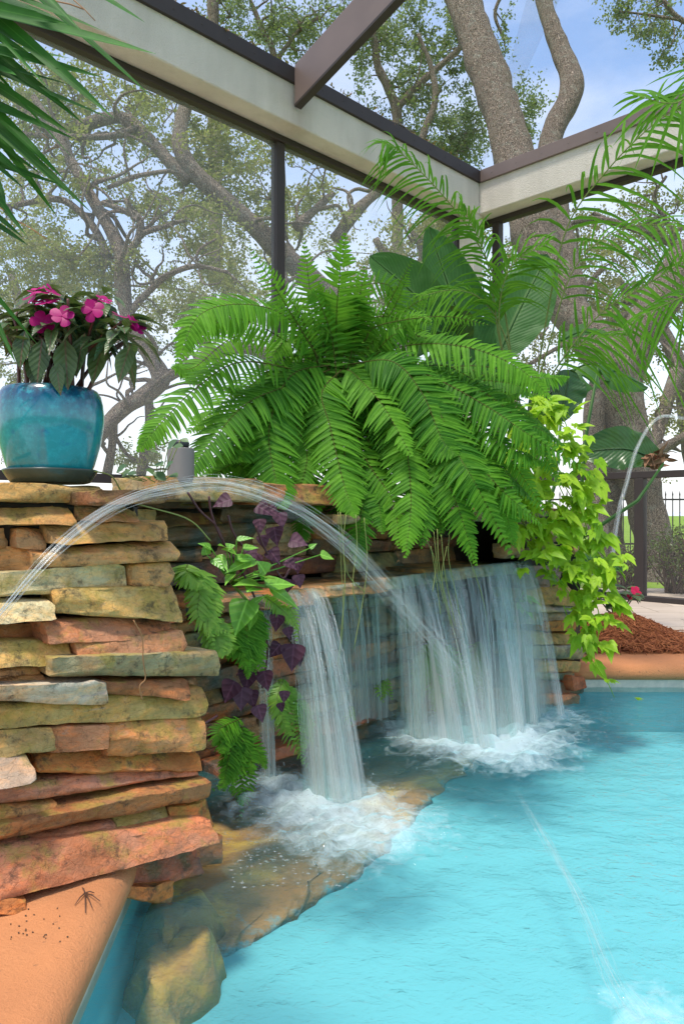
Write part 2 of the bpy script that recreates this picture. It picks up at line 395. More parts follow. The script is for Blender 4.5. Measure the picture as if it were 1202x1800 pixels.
# ---------------------------------------------------------------- stones
def stone(name, parent, fc, depth, seed, color, moss=.5, mat=None, top_in=.02, bdir=None, r=.0045, cuts=4, label=None, thing_loc=None):
    """one rough flagstone from its four front corners TL, TR, BR, BL (3-D), running back by depth."""
    rr = random.Random(seed); bd = bdir or -N
    TL, TR, BR, BL = [V(c) for c in fc]
    TL = TL+bd*top_in; TR = TR+bd*top_in
    Ln = max(.03, ((TR-TL).length+(BR-BL).length)/2); Hh = max(.012, ((TL-BL).length+(TR-BR).length)/2)
    r = min(r, Hh*.38, Ln*.3)
    def axis(L, step, mn, mx):
        k = max(mn, min(mx, int((L-2*r)/step)))
        return [0, .35*r, r]+[r+(L-2*r)*i/k for i in range(1, k)]+[L-r, L-.35*r, L]
    ax = axis(Ln, .016, 4, 46); az = axis(Hh, .012, 3, 9); ay = axis(depth, .03, 2, 9)
    nx, ny, nz = len(ax), len(ay), len(az)
    so = V((rr.uniform(-50, 50), rr.uniform(-50, 50), rr.uniform(-50, 50)))
    planes = []
    for _ in range(cuts):
        sx, sz = rr.choice((-1, 1)), rr.choice((-1, 1))
        d = V((sx*rr.uniform(.4, 1.2), -rr.uniform(.5, 1.2), sz*rr.uniform(.2, 1.0))).normalized()
        planes.append((d, V((Ln*(.5+.5*sx), 0, Hh*(.5+.5*sz)))-V((d.x*min(Ln, .18), 0, d.z*Hh))*rr.uniform(.02, .12)-d*rr.uniform(.0, .016)))
    for _ in range(rr.choice((2, 2, 3))):      # broken face facets
        d = V((rr.uniform(-.5, .5)*min(1, .12/Ln), -1, rr.uniform(-.8, .8))).normalized()
        planes.append((d, V((Ln*rr.random(), rr.uniform(.006, .02), Hh*rr.random()))))
    idx = {}; vs = []; fs = []
    def vert(i, j, k):
        if (i, j, k) in idx: return idx[(i, j, k)]
        p = V((ax[i], ay[j], az[k]))
        q = V((min(max(p.x, r), Ln-r), min(max(p.y, r), depth-r), min(max(p.z, r), Hh-r)))
        d = p-q
        p = q+d.normalized()*r if d.length > 1e-9 else q
        for nrm, o in planes:
            e = (p-o).dot(nrm)
            if e > 0: p = p-nrm*e
        u, w, h = p.x/Ln, p.y, p.z/Hh
        a = BL.lerp(BR, u); b = TL.lerp(TR, u); P3 = a.lerp(b, h)+bd*w
        n1 = noise.noise_vector(P3*7+so); n2 = noise.noise_vector(P3*30+so)
        lay = noise.noise(V((P3.x*5, P3.y*5, P3.z*75))+so)
        amp = min(1, Hh/.03)
        P3 = P3+V((n1.x, n1.y, n1.z*.5*amp))*.009+V((n2.x, n2.y, n2.z*.6*amp))*.0045-bd*(lay*.002+(.0045 if noise.noise(V((P3.x*4, P3.y*4, P3.z*55))+so*2) > .12 else 0))
        idx[(i, j, k)] = len(vs); vs.append(P3); return idx[(i, j, k)]
    def q(a, b, c, d): fs.append((vert(*a), vert(*b), vert(*c), vert(*d)))
    for i in range(nx-1):
        for k in range(nz-1):
            q((i,0,k),(i+1,0,k),(i+1,0,k+1),(i,0,k+1)); q((i,ny-1,k),(i,ny-1,k+1),(i+1,ny-1,k+1),(i+1,ny-1,k))
        for j in range(ny-1):
            q((i,j,nz-1),(i+1,j,nz-1),(i+1,j+1,nz-1),(i,j+1,nz-1)); q((i,j,0),(i,j+1,0),(i+1,j+1,0),(i+1,j,0))
    for j in range(ny-1):
        for k in range(nz-1):
            q((0,j,k),(0,j,k+1),(0,j+1,k+1),(0,j+1,k)); q((nx-1,j,k),(nx-1,j+1,k),(nx-1,j+1,k+1),(nx-1,j,k+1))
    mb = MB(); mb.add(vs, fs)
    o = mb.build(name, mat or M['stone'], parent)
    o.color = (*color, moss)
    if label: o['label'] = label
    return o

TAN=(.66,.38,.16); YEL=(.66,.45,.17); PINK=(.66,.31,.16); PALE=(.76,.64,.40); BRN=(.46,.22,.09); ORG=(.66,.27,.08); GRG=(.52,.43,.23); WHT=(.80,.72,.58); DRK=(.20,.13,.075); RED=(.48,.16,.07)
def n_face(py): return lerp(-1.83, -1.655, min(1, max(0, (py-850)/740)))
pier = thing('stone_pier', NM(-1.75, .5, .1), 'tall dry stacked sandstone pier under the turquoise pot, rising from the terracotta coping', 'stone wall')
# x0, x1, top left/right, bottom left/right (photo pixels), colour, moss, set-back, label
ST = [
 (-60,206,853,852,886,884,YEL,.52,.02,None),(170,300,862,858,889,886,DRK,.5,-.10,None),
 (-60,143,890,888,926,924,TAN,.45,.0,None),(146,264,888,888,918,917,TAN,.56,.015,None),
 (-60,28,933,934,972,970,TAN,.45,.03,None),(31,97,930,927,966,968,TAN,.5,.03,None),
 (93,311,922,914,958,950,YEL,.52,-.005,None),(-60,74,967,966,1010,1008,TAN,.42,.005,None),
 (72,326,968,950,1009,985,YEL,.55,-.02,None),(-60,246,1009,996,1056,1040,PALE,.5,-.005,'pale greenish stone slab with a rusty stain'),
 (241,313,990,988,1032,1038,YEL,.5,.015,None),(-60,112,1056,1056,1106,1092,PALE,.55,-.02,None),
 (114,336,1040,1028,1086,1094,YEL,.55,-.03,None),(-60,88,1106,1104,1134,1132,BRN,.3,.03,None),
 (84,322,1091,1086,1136,1120,PINK,.42,-.005,None),(-60,141,1131,1128,1180,1168,YEL,.62,-.02,None),
 (141,336,1132,1108,1163,1162,PINK,.5,-.02,None),(96,399,1156,1146,1192,1196,GRG,.56,-.045,'long grey green slab jutting out, moss on its end'),
 (-60,92,1174,1172,1202,1196,TAN,.45,-.01,None),(-60,92,1198,1190,1226,1212,YEL,.45,.01,None),
 (-60,202,1212,1200,1240,1246,WHT,.38,-.045,'whitish flat stone with a broken dark corner'),(188,350,1204,1196,1226,1234,BRN,.4,-.03,None),
 (-60,374,1246,1212,1292,1262,YEL,.57,-.01,None),(-60,114,1291,1288,1342,1330,YEL,.5,-.03,None),
 (101,205,1288,1276,1334,1318,PINK,.45,-.02,'pink faceted stone wedged between yellow slabs'),(201,372,1272,1260,1340,1318,TAN,.55,-.015,None),
 (-60,74,1340,1336,1398,1376,PALE,.4,-.06,'pale yellow rounded block'),(78,370,1334,1320,1366,1362,ORG,.5,-.01,None),
 (-60,368,1398,1346,1436,1368,PINK,.48,-.005,None),(-60,117,1428,1414,1462,1442,TAN,.5,.0,None),
 (119,302,1414,1380,1438,1414,PINK,.5,.01,None),(-60,383,1468,1374,1500,1410,BRN,.55,-.02,None),
 (-60,221,1500,1452,1530,1500,PINK,.47,-.005,None),(223,318,1438,1428,1490,1478,GRG,.66,-.03,'rounded dark mossy boulder stone'),
 (315,392,1430,1416,1476,1462,ORG,.52,-.02,'bright orange stone with a mossy corner'),(-60,388,1520,1448,1602,1486,PINK,.46,-.05,'long terracotta coloured base slab sweeping up to the water'),
 (239,334,1500,1474,1538,1516,BRN,.5,.03,None),(-60,62,1592,1590,1622,1612,ORG,.4,-.06,None)]
for i, (x0, x1, a, b, c, d, cl, ms, sb, lb) in enumerate(ST):
    n = n_face((a+c)/2)-sb
    cl = tuple(v*R.uniform(.88, 1.1) for v in cl)
    jt = R.uniform(-1.5, 1.5); fc = [onN(x0+1, a+1+jt, n), onN(x1-2, b+1-jt, n), onN(x1-2, d-1.5, n), onN(x0+1, c-1.5, n)]
    stone('flagstone', pier, fc, R.uniform(.2, .3), 100+i, cl, ms-.03, top_in=R.uniform(.005, .05), label=lb)
# stones standing in the pool at the foot of the pier
for i, (x0, x1, a, b, c, d, cl, ms, n, lb) in enumerate([
 (224,368,1530,1488,1580,1545,RED,.6,-1.66,'rusty stone with a dark teal wet edge'),(330,399,1488,1472,1545,1520,ORG,.3,-1.69,'wet orange corner stone'),
 (230,326,1572,1566,1588,1604,ORG,.3,-1.60,'bright orange stone touching the water')]):
    fc = [onN(x0,a,n),onN(x1,b,n),onN(x1,d,n),onN(x0,c,n)]
    stone('flagstone', pier, fc, .2, 300+i, cl, ms, M['wet'] if i < 2 else M['stone'], top_in=.03, label=lb)
mb = MB()
box(mb, NM(-2.05, .38, .49), U*.72, N*.16, V((0,0,.53)), .03)
mb.build('core', M['core'], pier)
# top of the pier, flat stones around the pot
for i, (n, m, w, dd) in enumerate([(-1.99, .42, .36, .3), (-1.99, .80, .34, .3), (-2.05, .02, .4, .32), (-2.2, .6, .6, .2)]):
    fc = [NM(n+dd/2, m-w/2, 1.046), NM(n+dd/2, m+w/2, 1.046), NM(n+dd/2, m+w/2, 1.0), NM(n+dd/2, m-w/2, 1.0)]
    stone('flagstone', pier, fc, dd, 330+i, YEL, .5, top_in=.01)

# the recess behind the falls: rows of thin wet stones, the ledge and its cap
grotto = thing('waterfall_wall', NM(-2.6, 2.3, 0), 'wet layered stone wall of the grotto behind the falling water, under the fern', 'stone wall')
def rows(parent, n, m0, m1, z0, z1, hs, lens, mats, cols, lean=0.0, depth=.14, jit=.02, seed=500, moss=(.4,.6)):
    rr = random.Random(seed); z = z0; k = 0
    while z < z1-.01:
        h = min(rr.uniform(*hs), z1-z); m = m0-rr.uniform(0, .1)
        while m < m1:
            w = min(rr.uniform(*lens), m1-m+.03)
            if w < .05: break
            nn = n-lean*(z-z0)+rr.uniform(-jit, jit); t = rr.uniform(-.010, .010)
            fc = [NM(nn, m, z+h+t), NM(nn, m+w, z+h-t), NM(nn, m+w, z+t*.5), NM(nn, m, z-t*.5)]
            mt = rr.choice(mats)
            stone('flagstone', parent, fc, depth, seed+k, tuple(v*rr.uniform(.75, 1.1) for v in rr.choice(cols)), rr.uniform(*moss), mt, top_in=rr.uniform(0, .02), r=.008, cuts=1)
            m += w+rr.uniform(.002, .008); k += 1
        z += h+.001
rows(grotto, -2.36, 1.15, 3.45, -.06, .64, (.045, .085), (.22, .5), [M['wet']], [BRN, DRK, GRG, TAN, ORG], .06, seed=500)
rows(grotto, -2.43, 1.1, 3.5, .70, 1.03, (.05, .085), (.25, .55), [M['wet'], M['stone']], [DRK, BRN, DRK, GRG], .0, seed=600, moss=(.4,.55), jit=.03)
mb = MB(); box(mb, NM(-2.68, 2.3, .45), U*1.25, N*.16, V((0,0,.55)), .02); mb.build('core', M['core'], grotto)
# the ledge the water runs over
for i, (x0, x1, n, zt, cl) in enumerate([(395,470,-2.10,.675,TAN),(462,566,-2.06,.68,ORG),(560,688,-2.11,.68,TAN),(684,790,-2.10,.695,GRG),(780,940,-2.06,.712,YEL)]):
    a = onN(x0, 1000, n); b = onN(x1, 1000, n)
    fc = [V((a.x,a.y,zt)), V((b.x,b.y,zt)), V((b.x,b.y,zt-.05)), V((a.x,a.y,zt-.05))]
    stone('ledge_slab', grotto, fc, .42, 700+i, cl, .52, M['wet'], top_in=.01, r=.012, label='orange brown ledge slab the water runs over' if i == 2 else None)
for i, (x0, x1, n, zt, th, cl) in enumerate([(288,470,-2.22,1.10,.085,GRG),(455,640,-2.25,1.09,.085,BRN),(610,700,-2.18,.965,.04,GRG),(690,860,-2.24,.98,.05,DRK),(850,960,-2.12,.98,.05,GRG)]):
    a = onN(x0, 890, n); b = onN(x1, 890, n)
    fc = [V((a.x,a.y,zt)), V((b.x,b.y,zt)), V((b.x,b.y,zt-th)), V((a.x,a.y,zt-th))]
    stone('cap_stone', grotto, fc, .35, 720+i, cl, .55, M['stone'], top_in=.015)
fc = [onN(560,1283,-2.28), onN(705,1247,-2.28), onN(705,1262,-2.28), onN(560,1300,-2.28)]
stone('foot_slab', grotto, fc, .16, 740, RED, .3, M['wet'], label='rust red slab at the waterline')
fc = [onN(395,1352,-2.24), onN(560,1296,-2.24), onN(560,1318,-2.24), onN(395,1374,-2.24)]
stone('foot_slab', grotto, fc, .16, 741, RED, .4, M['wet'])
# the pier on the far side of the falls
rpier = thing('stone_pier', NM(-2.05, 3.65, 0), 'short stacked stone pier at the pool corner, half hidden by chartreuse vine', 'stone wall')
for i, (x0, x1, a, b, c, d, cl, ms, n) in enumerate([
 (925,1012,994,996,1036,1034,DRK,.45,-2.0),(935,1012,1033,1030,1062,1066,YEL,.55,-1.98),(930,1024,1060,1058,1076,1076,GRG,.35,-1.97),
 (930,1026,1074,1073,1098,1100,GRG,.4,-1.98),(970,1026,1093,1092,1112,1113,ORG,.35,-1.95),(940,1022,1112,1114,1134,1134,YEL,.5,-1.97),
 (930,1037,1136,1134,1158,1162,GRG,.6,-1.95),(950,1029,1162,1164,1186,1184,TAN,.55,-1.955),(945,1022,1184,1186,1200,1198,GRG,.6,-1.96),
 (1010,1042,1188,1194,1216,1212,RED,.3,-1.93),(950,1041,1199,1204,1226,1222,BRN,.5,-1.95),(930,1022,1222,1222,1240,1238,PINK,.3,-1.93),(990,1046,1150,1152,1190,1188,ORG,.3,-2.02)]):
    wet = cl in (DRK, GRG, BRN)
    stone('flagstone', rpier, [onN(x0,a,n),onN(x1,b,n),onN(x1,d,n),onN(x0,c,n)], .22, 800+i, cl, ms, M['wet'] if wet else M['stone'], top_in=.012, r=.01, cuts=1)
rows(rpier, -2.03, 3.3, 3.98, .74, .98, (.05, .08), (.2, .4), [M['stone']], [GRG, YEL, DRK], 0, seed=850, moss=(.55, .65))
mb = MB(); box(mb, NM(-2.3, 3.68, .45), U*.32, N*.24, V((0,0,.54)), .03); mb.build('core', M['core'], rpier)

# ---------------------------------------------------------------- pool, decks, ground
X0, X1, Y0, Y1 = -.53, 7.5, -5.0, 4.19       # pool inside the tile
def slab(name, mat, boxes, bev=.0):
    mb = MB()
    for (a, b, c, d, e, f) in boxes:
        box(mb, V(((a+b)/2,(c+d)/2,(e+f)/2)), V(((b-a)/2,0,0)), V((0,(d-c)/2,0)), V((0,0,(f-e)/2)), bev)
    return mb.build(name, mat, smooth=False)
mb = MB()
def sheet(mb, x0, x1, y0, y1, z): mb.add([(x0,y0,z),(x1,y0,z),(x1,y1,z),(x0,y1,z)], [(0,1,2,3)])
# lawn: one sheet with the pool terrace cut out
B = (-7.0, 9.2, -7.0, 8.4)
ring_o = [(-600,-300,.08),(600,-300,.08),(600,170,.08),(-600,170,.08)]; ring_i = [(B[0],B[2],.08),(B[1],B[2],.08),(B[1],B[3],.08),(B[0],B[3],.08)]
mb.add(ring_o+ring_i, [(i,(i+1)%4,4+(i+1)%4,4+i) for i in range(4)])
tag(mb.build('lawn', M['lawn'], smooth=False), kind='structure')
mb = MB(); sheet(mb, -3000, 3000, 160, 6000, -.4); tag(mb.build('lake', M['lake'], smooth=False), kind='structure')
tag(slab('deck', M['travertine'], [(-7.0,-1.15,-7.0,8.4,-.3,.122),(-1.149,9.2,4.60,8.4,-.3,.122),(7.9,9.2,-7.0,4.599,-.3,.122)]), kind='structure')
# copings: swept section with a rounded nose
def coping(name, p0, p1, inward, width, label=None):
    d = (V(p1)-V(p0)).normalized(); inn = V(inward)
    prof = [(-width, 0), (-width, .126), (-.055, .128), (-.028, .122), (-.008, .108), (.004, .085), (.002, .062), (-.010, .046), (-.05, .044), (-.05, 0)]
    mb = MB(); k = 60; L = (V(p1)-V(p0)).length; vs = []
    for i in range(k+1):
        c = V(p0)+d*L*i/k
        for j, (a, z) in enumerate(prof):
            w = noise.noise(c*2.2+V((j*3,0,0)))*.003
            vs.append((c.x+inn.x*a+w, c.y+inn.y*a+w, z+w*.6))
    m = len(prof); fs = [(i*m+j, i*m+(j+1)%m, (i+1)*m+(j+1)%m, (i+1)*m+j) for i in range(k) for j in range(m)]
    fs += [tuple(range(m))[::-1], tuple(k*m+j for j in range(m))]
    mb.add(vs, fs); return tag(mb.build(name, M['coping']), kind='structure')
ang = V((-.033, .548, 0)).normalized()
cA = V((-.478, 1.247, 0))
coping('pool_coping', cA-ang*6, cA+ang*1.35, (1, .06, 0), .68)
coping('pool_coping', (.2, 4.165, 0), (7.9, 4.10, 0), (0, -1, 0), .44)
# pool shell
wl0 = cA-ang*6+V((-.028,0,0)); wl1 = cA+ang*1.6+V((-.028,0,0))
mb = MB()
pts = [wl0, wl1, V((wl1.x, 4.20, 0)), V((7.8, 4.135, 0)), V((7.8, -4.8, 0))]
zf = -.25
vs = [(p.x,p.y,.04) for p in pts]+[(p.x,p.y,zf) for p in pts]; n_ = len(pts)
mb.add(vs, [(i,(i+1)%n_,n_+(i+1)%n_,n_+i) for i in range(n_)]+[tuple(n_+i for i in range(n_))])
tag(mb.build('pool_shell', M['plaster'], smooth=False), kind='structure')
mb = MB()
for (a, b, nin) in ((wl0, wl1, V((.006,0,0))), (V((wl1.x,4.205,0)), V((7.8,4.14,0)), V((0,-.012,0)))):
    L = (b-a).length; a = a+nin; b = b+nin
    mb.add([(a.x,a.y,-.025),(b.x,b.y,-.025),(b.x,b.y,.047),(a.x,a.y,.047)], [(0,1,2,3)], [(0,0),(L/.15,0),(L/.15,1),(0,1)])
tag(mb.build('waterline_tile_wall', M['tile'], smooth=False), kind='structure')

# stained stone shelf under the water
t = NT('stained_shelf'); p = t.pos()
k = t.mix(t.noise(p, 4, 5), (.34, .15, .045), (.56, .30, .09)); k = t.mix(t.mapr(t.noise(p, 3, 4, .6, 1.5), .52, .66, 0, .8), k, (.72, .43, .06)); k = t.mix(t.mapr(t.noise(p, 16, 6, .7), .5, .7, 0, .6), k, (.16, .09, .04)); k = t.mix(t.mapr(t.noise(p, 5, 4), .60, .72, 0, .4), k, (.3, .3, .16))
ef = t.math('ADD', t.attr(), t.math('MULTIPLY', t.math('SUBTRACT', t.noise(p, 9, 7, .72), .5), 1.1))
k = t.mix(t.mapr(ef, .92, 1.12), k, (.14, .46, .51))
M['shelf'] = t.out(t.bsdf(k, .8, t.bump(t.noise(p, 14, 5), .6, .03)))
def shelf(name, poly, z, th, mat, amp=.05, scl=5, edge_k=1.0, edrop=.13, ew=5):
    pts = [onZ(x, y, z) for x, y in poly]; k = len(pts)*8
    sp = [V(q) for q in spline([tuple(p) for p in pts]+[tuple(pts[0])], k+1)][:-1]
    c = sum(sp, V((0,0,0)))/k; vs = []; fs = []; ev = []; RR = 14
    for r_ in range(RR+1):
        f = 1-r_/RR
        for q in sp:
            s = c+(q-c)*f; w = noise.noise(s*scl)*amp+noise.noise(s*scl*3)*amp*.4
            edge = 1-min(1, (1-f)*ew); 
            ev.append(max(0, f*1.25-.25))
            vs.append((s.x+noise.noise(s*9)*.05+noise.noise(s*26)*.02, s.y+noise.noise(s*9+V((9,0,0)))*.05, z+w-edge*edge*edrop))
    base = len(vs); ev += [1.6]*k; far = max(sp, key=lambda q: q.y); vs += [tuple(q.lerp(V((c.x, far.y, 0)), .62).xy)+(z-th,) for q in sp]
    for r_ in range(RR):
        for i in range(k): fs.append((r_*k+i, r_*k+(i+1)%k, (r_+1)*k+(i+1)%k, (r_+1)*k+i))
    for i in range(k): fs.append((base+i, base+(i+1)%k, (i+1)%k, i))
    mb = MB(); mb.add(vs, fs, None, [e*edge_k for e in ev]); return mb.build(name, mat)
tag(shelf('underwater_shelf', [(250,1560),(300,1640),(372,1660),(430,1650),(520,1598),(610,1540),(690,1470),(750,1405),(810,1352),(880,1300),(960,1262),(985,1238),(860,1205),(700,1235),(560,1295),(460,1315),(370,1335),(300,1400)], -.222, .04, M['shelf'], .010, 5, 1.0, .03), kind='structure')
for i, (poly, z, lb) in enumerate([
   ([(225,1612),(224,1690),(262,1758),(312,1752),(356,1700),(398,1640),(372,1600),(300,1604)], -.13, 'ochre and brown rock lying just under the water beside the tile'),
   ([(236,1588),(240,1640),(300,1650),(350,1600),(395,1555),(360,1540),(290,1575)], -.11, 'green brown sunken rock at the foot of the stacked pier')]):
    o = shelf('submerged_rock', poly, z, .15, M['shelf'], .03, 8, .45, .13, 2.2); tag(o, lb, 'rock')

# water surface: real ripples, stirred up where the falls land
IMP = [(onZ(592,1402,0), .20, 1.15), (onZ(520,1392,0), .22, .6), (onZ(455,1420,0), .2, .55), (onZ(560,1470,0), .2, .55), (onZ(470,1366,0), .16, .6), (onZ(690,1455,0), .24, .75), (onZ(740,1285,0), .22, .85), (onZ(820,1300,0), .34, 1.15), (onZ(890,1290,0), .34, 1.1), (onZ(975,1255,0), .20, .95), (onZ(700,1262,0), .2, .5), (onZ(1150,1790,0), .13, .9), (onZ(640,1480,0), .22, .5), (onZ(900,1335,0), .25, .6)]
def foam_at(x, y):
    f = 0
    for c, r_, s in IMP:
        d2 = ((x-c.x)**2+(y-c.y)**2)/(r_*r_)
        if d2 < 9: f += s*math.exp(-d2*1.3)
    return f
gx = np.concatenate([np.linspace(-.6, 1.7, 190), np.linspace(1.72, 7.8, 130)]); gy = np.concatenate([np.linspace(-4.8, .9, 40), np.linspace(.95, 4.22, 270)])
vs = []; fo = []
for y in gy:
    for x in gx:
        f = foam_at(x, y); q = V((x, y, 0))
        near = math.exp(-((x-.5)**2+(y-3.0)**2)/2.0)
        a = .0025+.006*near
        z = a*noise.noise(V((x*7, y*9, 0)))+a*.6*noise.noise(V((x*17, y*22, 3)))
        ff = min(1, f)
        z += ff*(.014+.028*noise.noise(V((x*11, y*11, 7)))+.020*noise.noise(V((x*27, y*27, 9))))
        vs.append((x, y, z)); fo.append(f)
nx = len(gx); fs = [(j*nx+i, j*nx+i+1, (j+1)*nx+i+1, (j+1)*nx+i) for j in range(len(gy)-1) for i in range(nx-1)]
# keep the water inside the slanted coping edge
def inside(f):
    c = [vs[i] for i in f]; x = sum(q[0] for q in c)/4; y = sum(q[1] for q in c)/4
    return x > (wl0.x+(wl1.x-wl0.x)*(y-wl0.y)/(wl1.y-wl0.y))-.012 and y < 4.205-.0095*(x+.5)+.01
fs = [f for f in fs if inside(f)]
mb = MB(); mb.add(vs, fs, None, fo)
t = NT('pool_water'); p = t.pos(); fo_ = t.attr()
wn = t.noise(t.scale(p, (14, 17, 1)), 1.0, 4, .6, 1.0); wf = t.noise(t.scale(p, (42, 55, 1)), 1.0, 3, .6, .5)
nb = t.bump(t.math('ADD', wn, t.math('MULTIPLY', wf, .5)), .55, .022)
fr = t.n('ShaderNodeFresnel'); fr.inputs[0].default_value = 1.33; t.set(fr.inputs['Normal'], nb)
gl = t.n('ShaderNodeBsdfGlossy'); gl.inputs['Roughness'].default_value = .04; t.set(gl.inputs['Normal'], nb)
tr = t.n('ShaderNodeBsdfTransparent'); t.set(tr.inputs[0], (.93, .985, .985))
sc_ = t.n('ShaderNodeBsdfDiffuse'); t.set(sc_.inputs[0], (.16, .66, .74))
body = t.mixs(t.math('MULTIPLY', t.noise(t.scale(p, (3, 3, 1)), 1.0, 5, .6), .12), tr.outputs[0], sc_.outputs[0])
w = t.mixs(t.math('MULTIPLY', fr.outputs[0], .75), body, gl.outputs[0])
br_ = t.noise(t.scale(p, (9, 11, 4)), 1.0, 7, .68, 1.6); br2 = t.noise(t.scale(p, (34, 44, 8)), 1.0, 5, .65, 1.0)
fm = t.math('ADD', fo_, t.math('MULTIPLY', t.math('SUBTRACT', br_, .5), 2.1)); fm = t.math('ADD', fm, t.math('MULTIPLY', t.math('SUBTRACT', br2, .5), .9))
fm = t.mapr(fm, .36, 1.6, 0, .74); fm = t.math('MULTIPLY', fm, t.mapr(fo_, .02, .22))
fd = t.n('ShaderNodeBsdfDiffuse'); t.set(fd.inputs[0], (.66, .78, .80)); ft = t.n('ShaderNodeBsdfTranslucent'); t.set(ft.inputs[0], (.55, .8, .84))
foam = t.mixs(.35, fd.outputs[0], ft.outputs[0])
M['water'] = t.out(t.mixs(fm, w, foam))
tag(mb.build('pool_water', M['water']), kind='structure')

# ---------------------------------------------------------------- falling water
t = NT('falling_water'); uvn = t.n('ShaderNodeSeparateXYZ'); t.set(uvn.inputs[0], t.uv()); u_, v_ = uvn.outputs[0], uvn.outputs[1]
cu = t.n('ShaderNodeCombineXYZ'); t.set(cu.inputs[0], t.math('MULTIPLY', u_, 18.0)); t.set(cu.inputs[1], t.math('MULTIPLY', v_, 1.6)); t.set(cu.inputs[2], t.attr())
cu2 = t.n('ShaderNodeCombineXYZ'); t.set(cu2.inputs[0], t.math('MULTIPLY', u_, 52.0)); t.set(cu2.inputs[1], t.math('MULTIPLY', v_, 2.2)); t.set(cu2.inputs[2], t.attr())
s1 = t.noise(cu.outputs[0], 1.0, 3, .5, .25); s2 = t.noise(cu2.outputs[0], 1.0, 2, .5, .2)
al = t.mapr(t.math('ADD', t.math('MULTIPLY', s1, .65), t.math('MULTIPLY', s2, .45)), .45, .80, .0, .48)
cu3 = t.n('ShaderNodeCombineXYZ'); t.set(cu3.inputs[0], t.math('MULTIPLY', u_, 5.0)); t.set(cu3.inputs[1], t.math('MULTIPLY', v_, .9)); t.set(cu3.inputs[2], t.attr())
al = t.math('MULTIPLY', al, t.mapr(t.noise(cu3.outputs[0], 1.0, 3, .6, .3), .38, .60, .12, 1.3)); al = t.math('MULTIPLY', al, t.mapr(v_, 0, .16, .25, 1)); al = t.math('ADD', al, t.mapr(v_, .62, 1, 0, .22))
ed = t.math('SUBTRACT', 1.0, t.math('ABSOLUTE', t.math('SUBTRACT', t.math('MULTIPLY', u_, 2.0), 1.0)))
al = t.math('MULTIPLY', al, t.mapr(ed, 0, .5, .0, 1))
nb = t.bump(s1, .5, .02)
d = t.n('ShaderNodeBsdfDiffuse'); t.set(d.inputs[0], (.84, .82, .77)); tl = t.n('ShaderNodeBsdfTranslucent'); t.set(tl.inputs[0], (.86, .87, .82))
g = t.n('ShaderNodeBsdfGlossy'); g.inputs['Roughness'].default_value = .22; t.set(g.inputs['Normal'], nb)
wsh = t.mixs(.15, t.mixs(.5, d.outputs[0], tl.outputs[0]), g.outputs[0]); tr = t.n('ShaderNodeBsdfTransparent'); t.set(tr.inputs[0], (.93, .98, .98))
M['fall'] = t.out(t.mixs(al, tr.outputs[0], wsh))
t = NT('water_strand'); d = t.n('ShaderNodeBsdfDiffuse'); t.set(d.inputs[0], (.88, .87, .83)); tl = t.n('ShaderNodeBsdfTranslucent'); t.set(tl.inputs[0], (.85, .9, .9))
g = t.n('ShaderNodeBsdfGlossy'); g.inputs['Roughness'].default_value = .15; tr = t.n('ShaderNodeBsdfTransparent')
fa = t.mapr(t.noise(t.scale(t.uv(), (2, 7, 1)), 1.0, 3), .35, .7, .03, .36)
M['strand'] = t.out(t.mixs(fa, tr.outputs[0], t.mixs(.2, t.mixs(.5, d.outputs[0], tl.outputs[0]), g.outputs[0])))

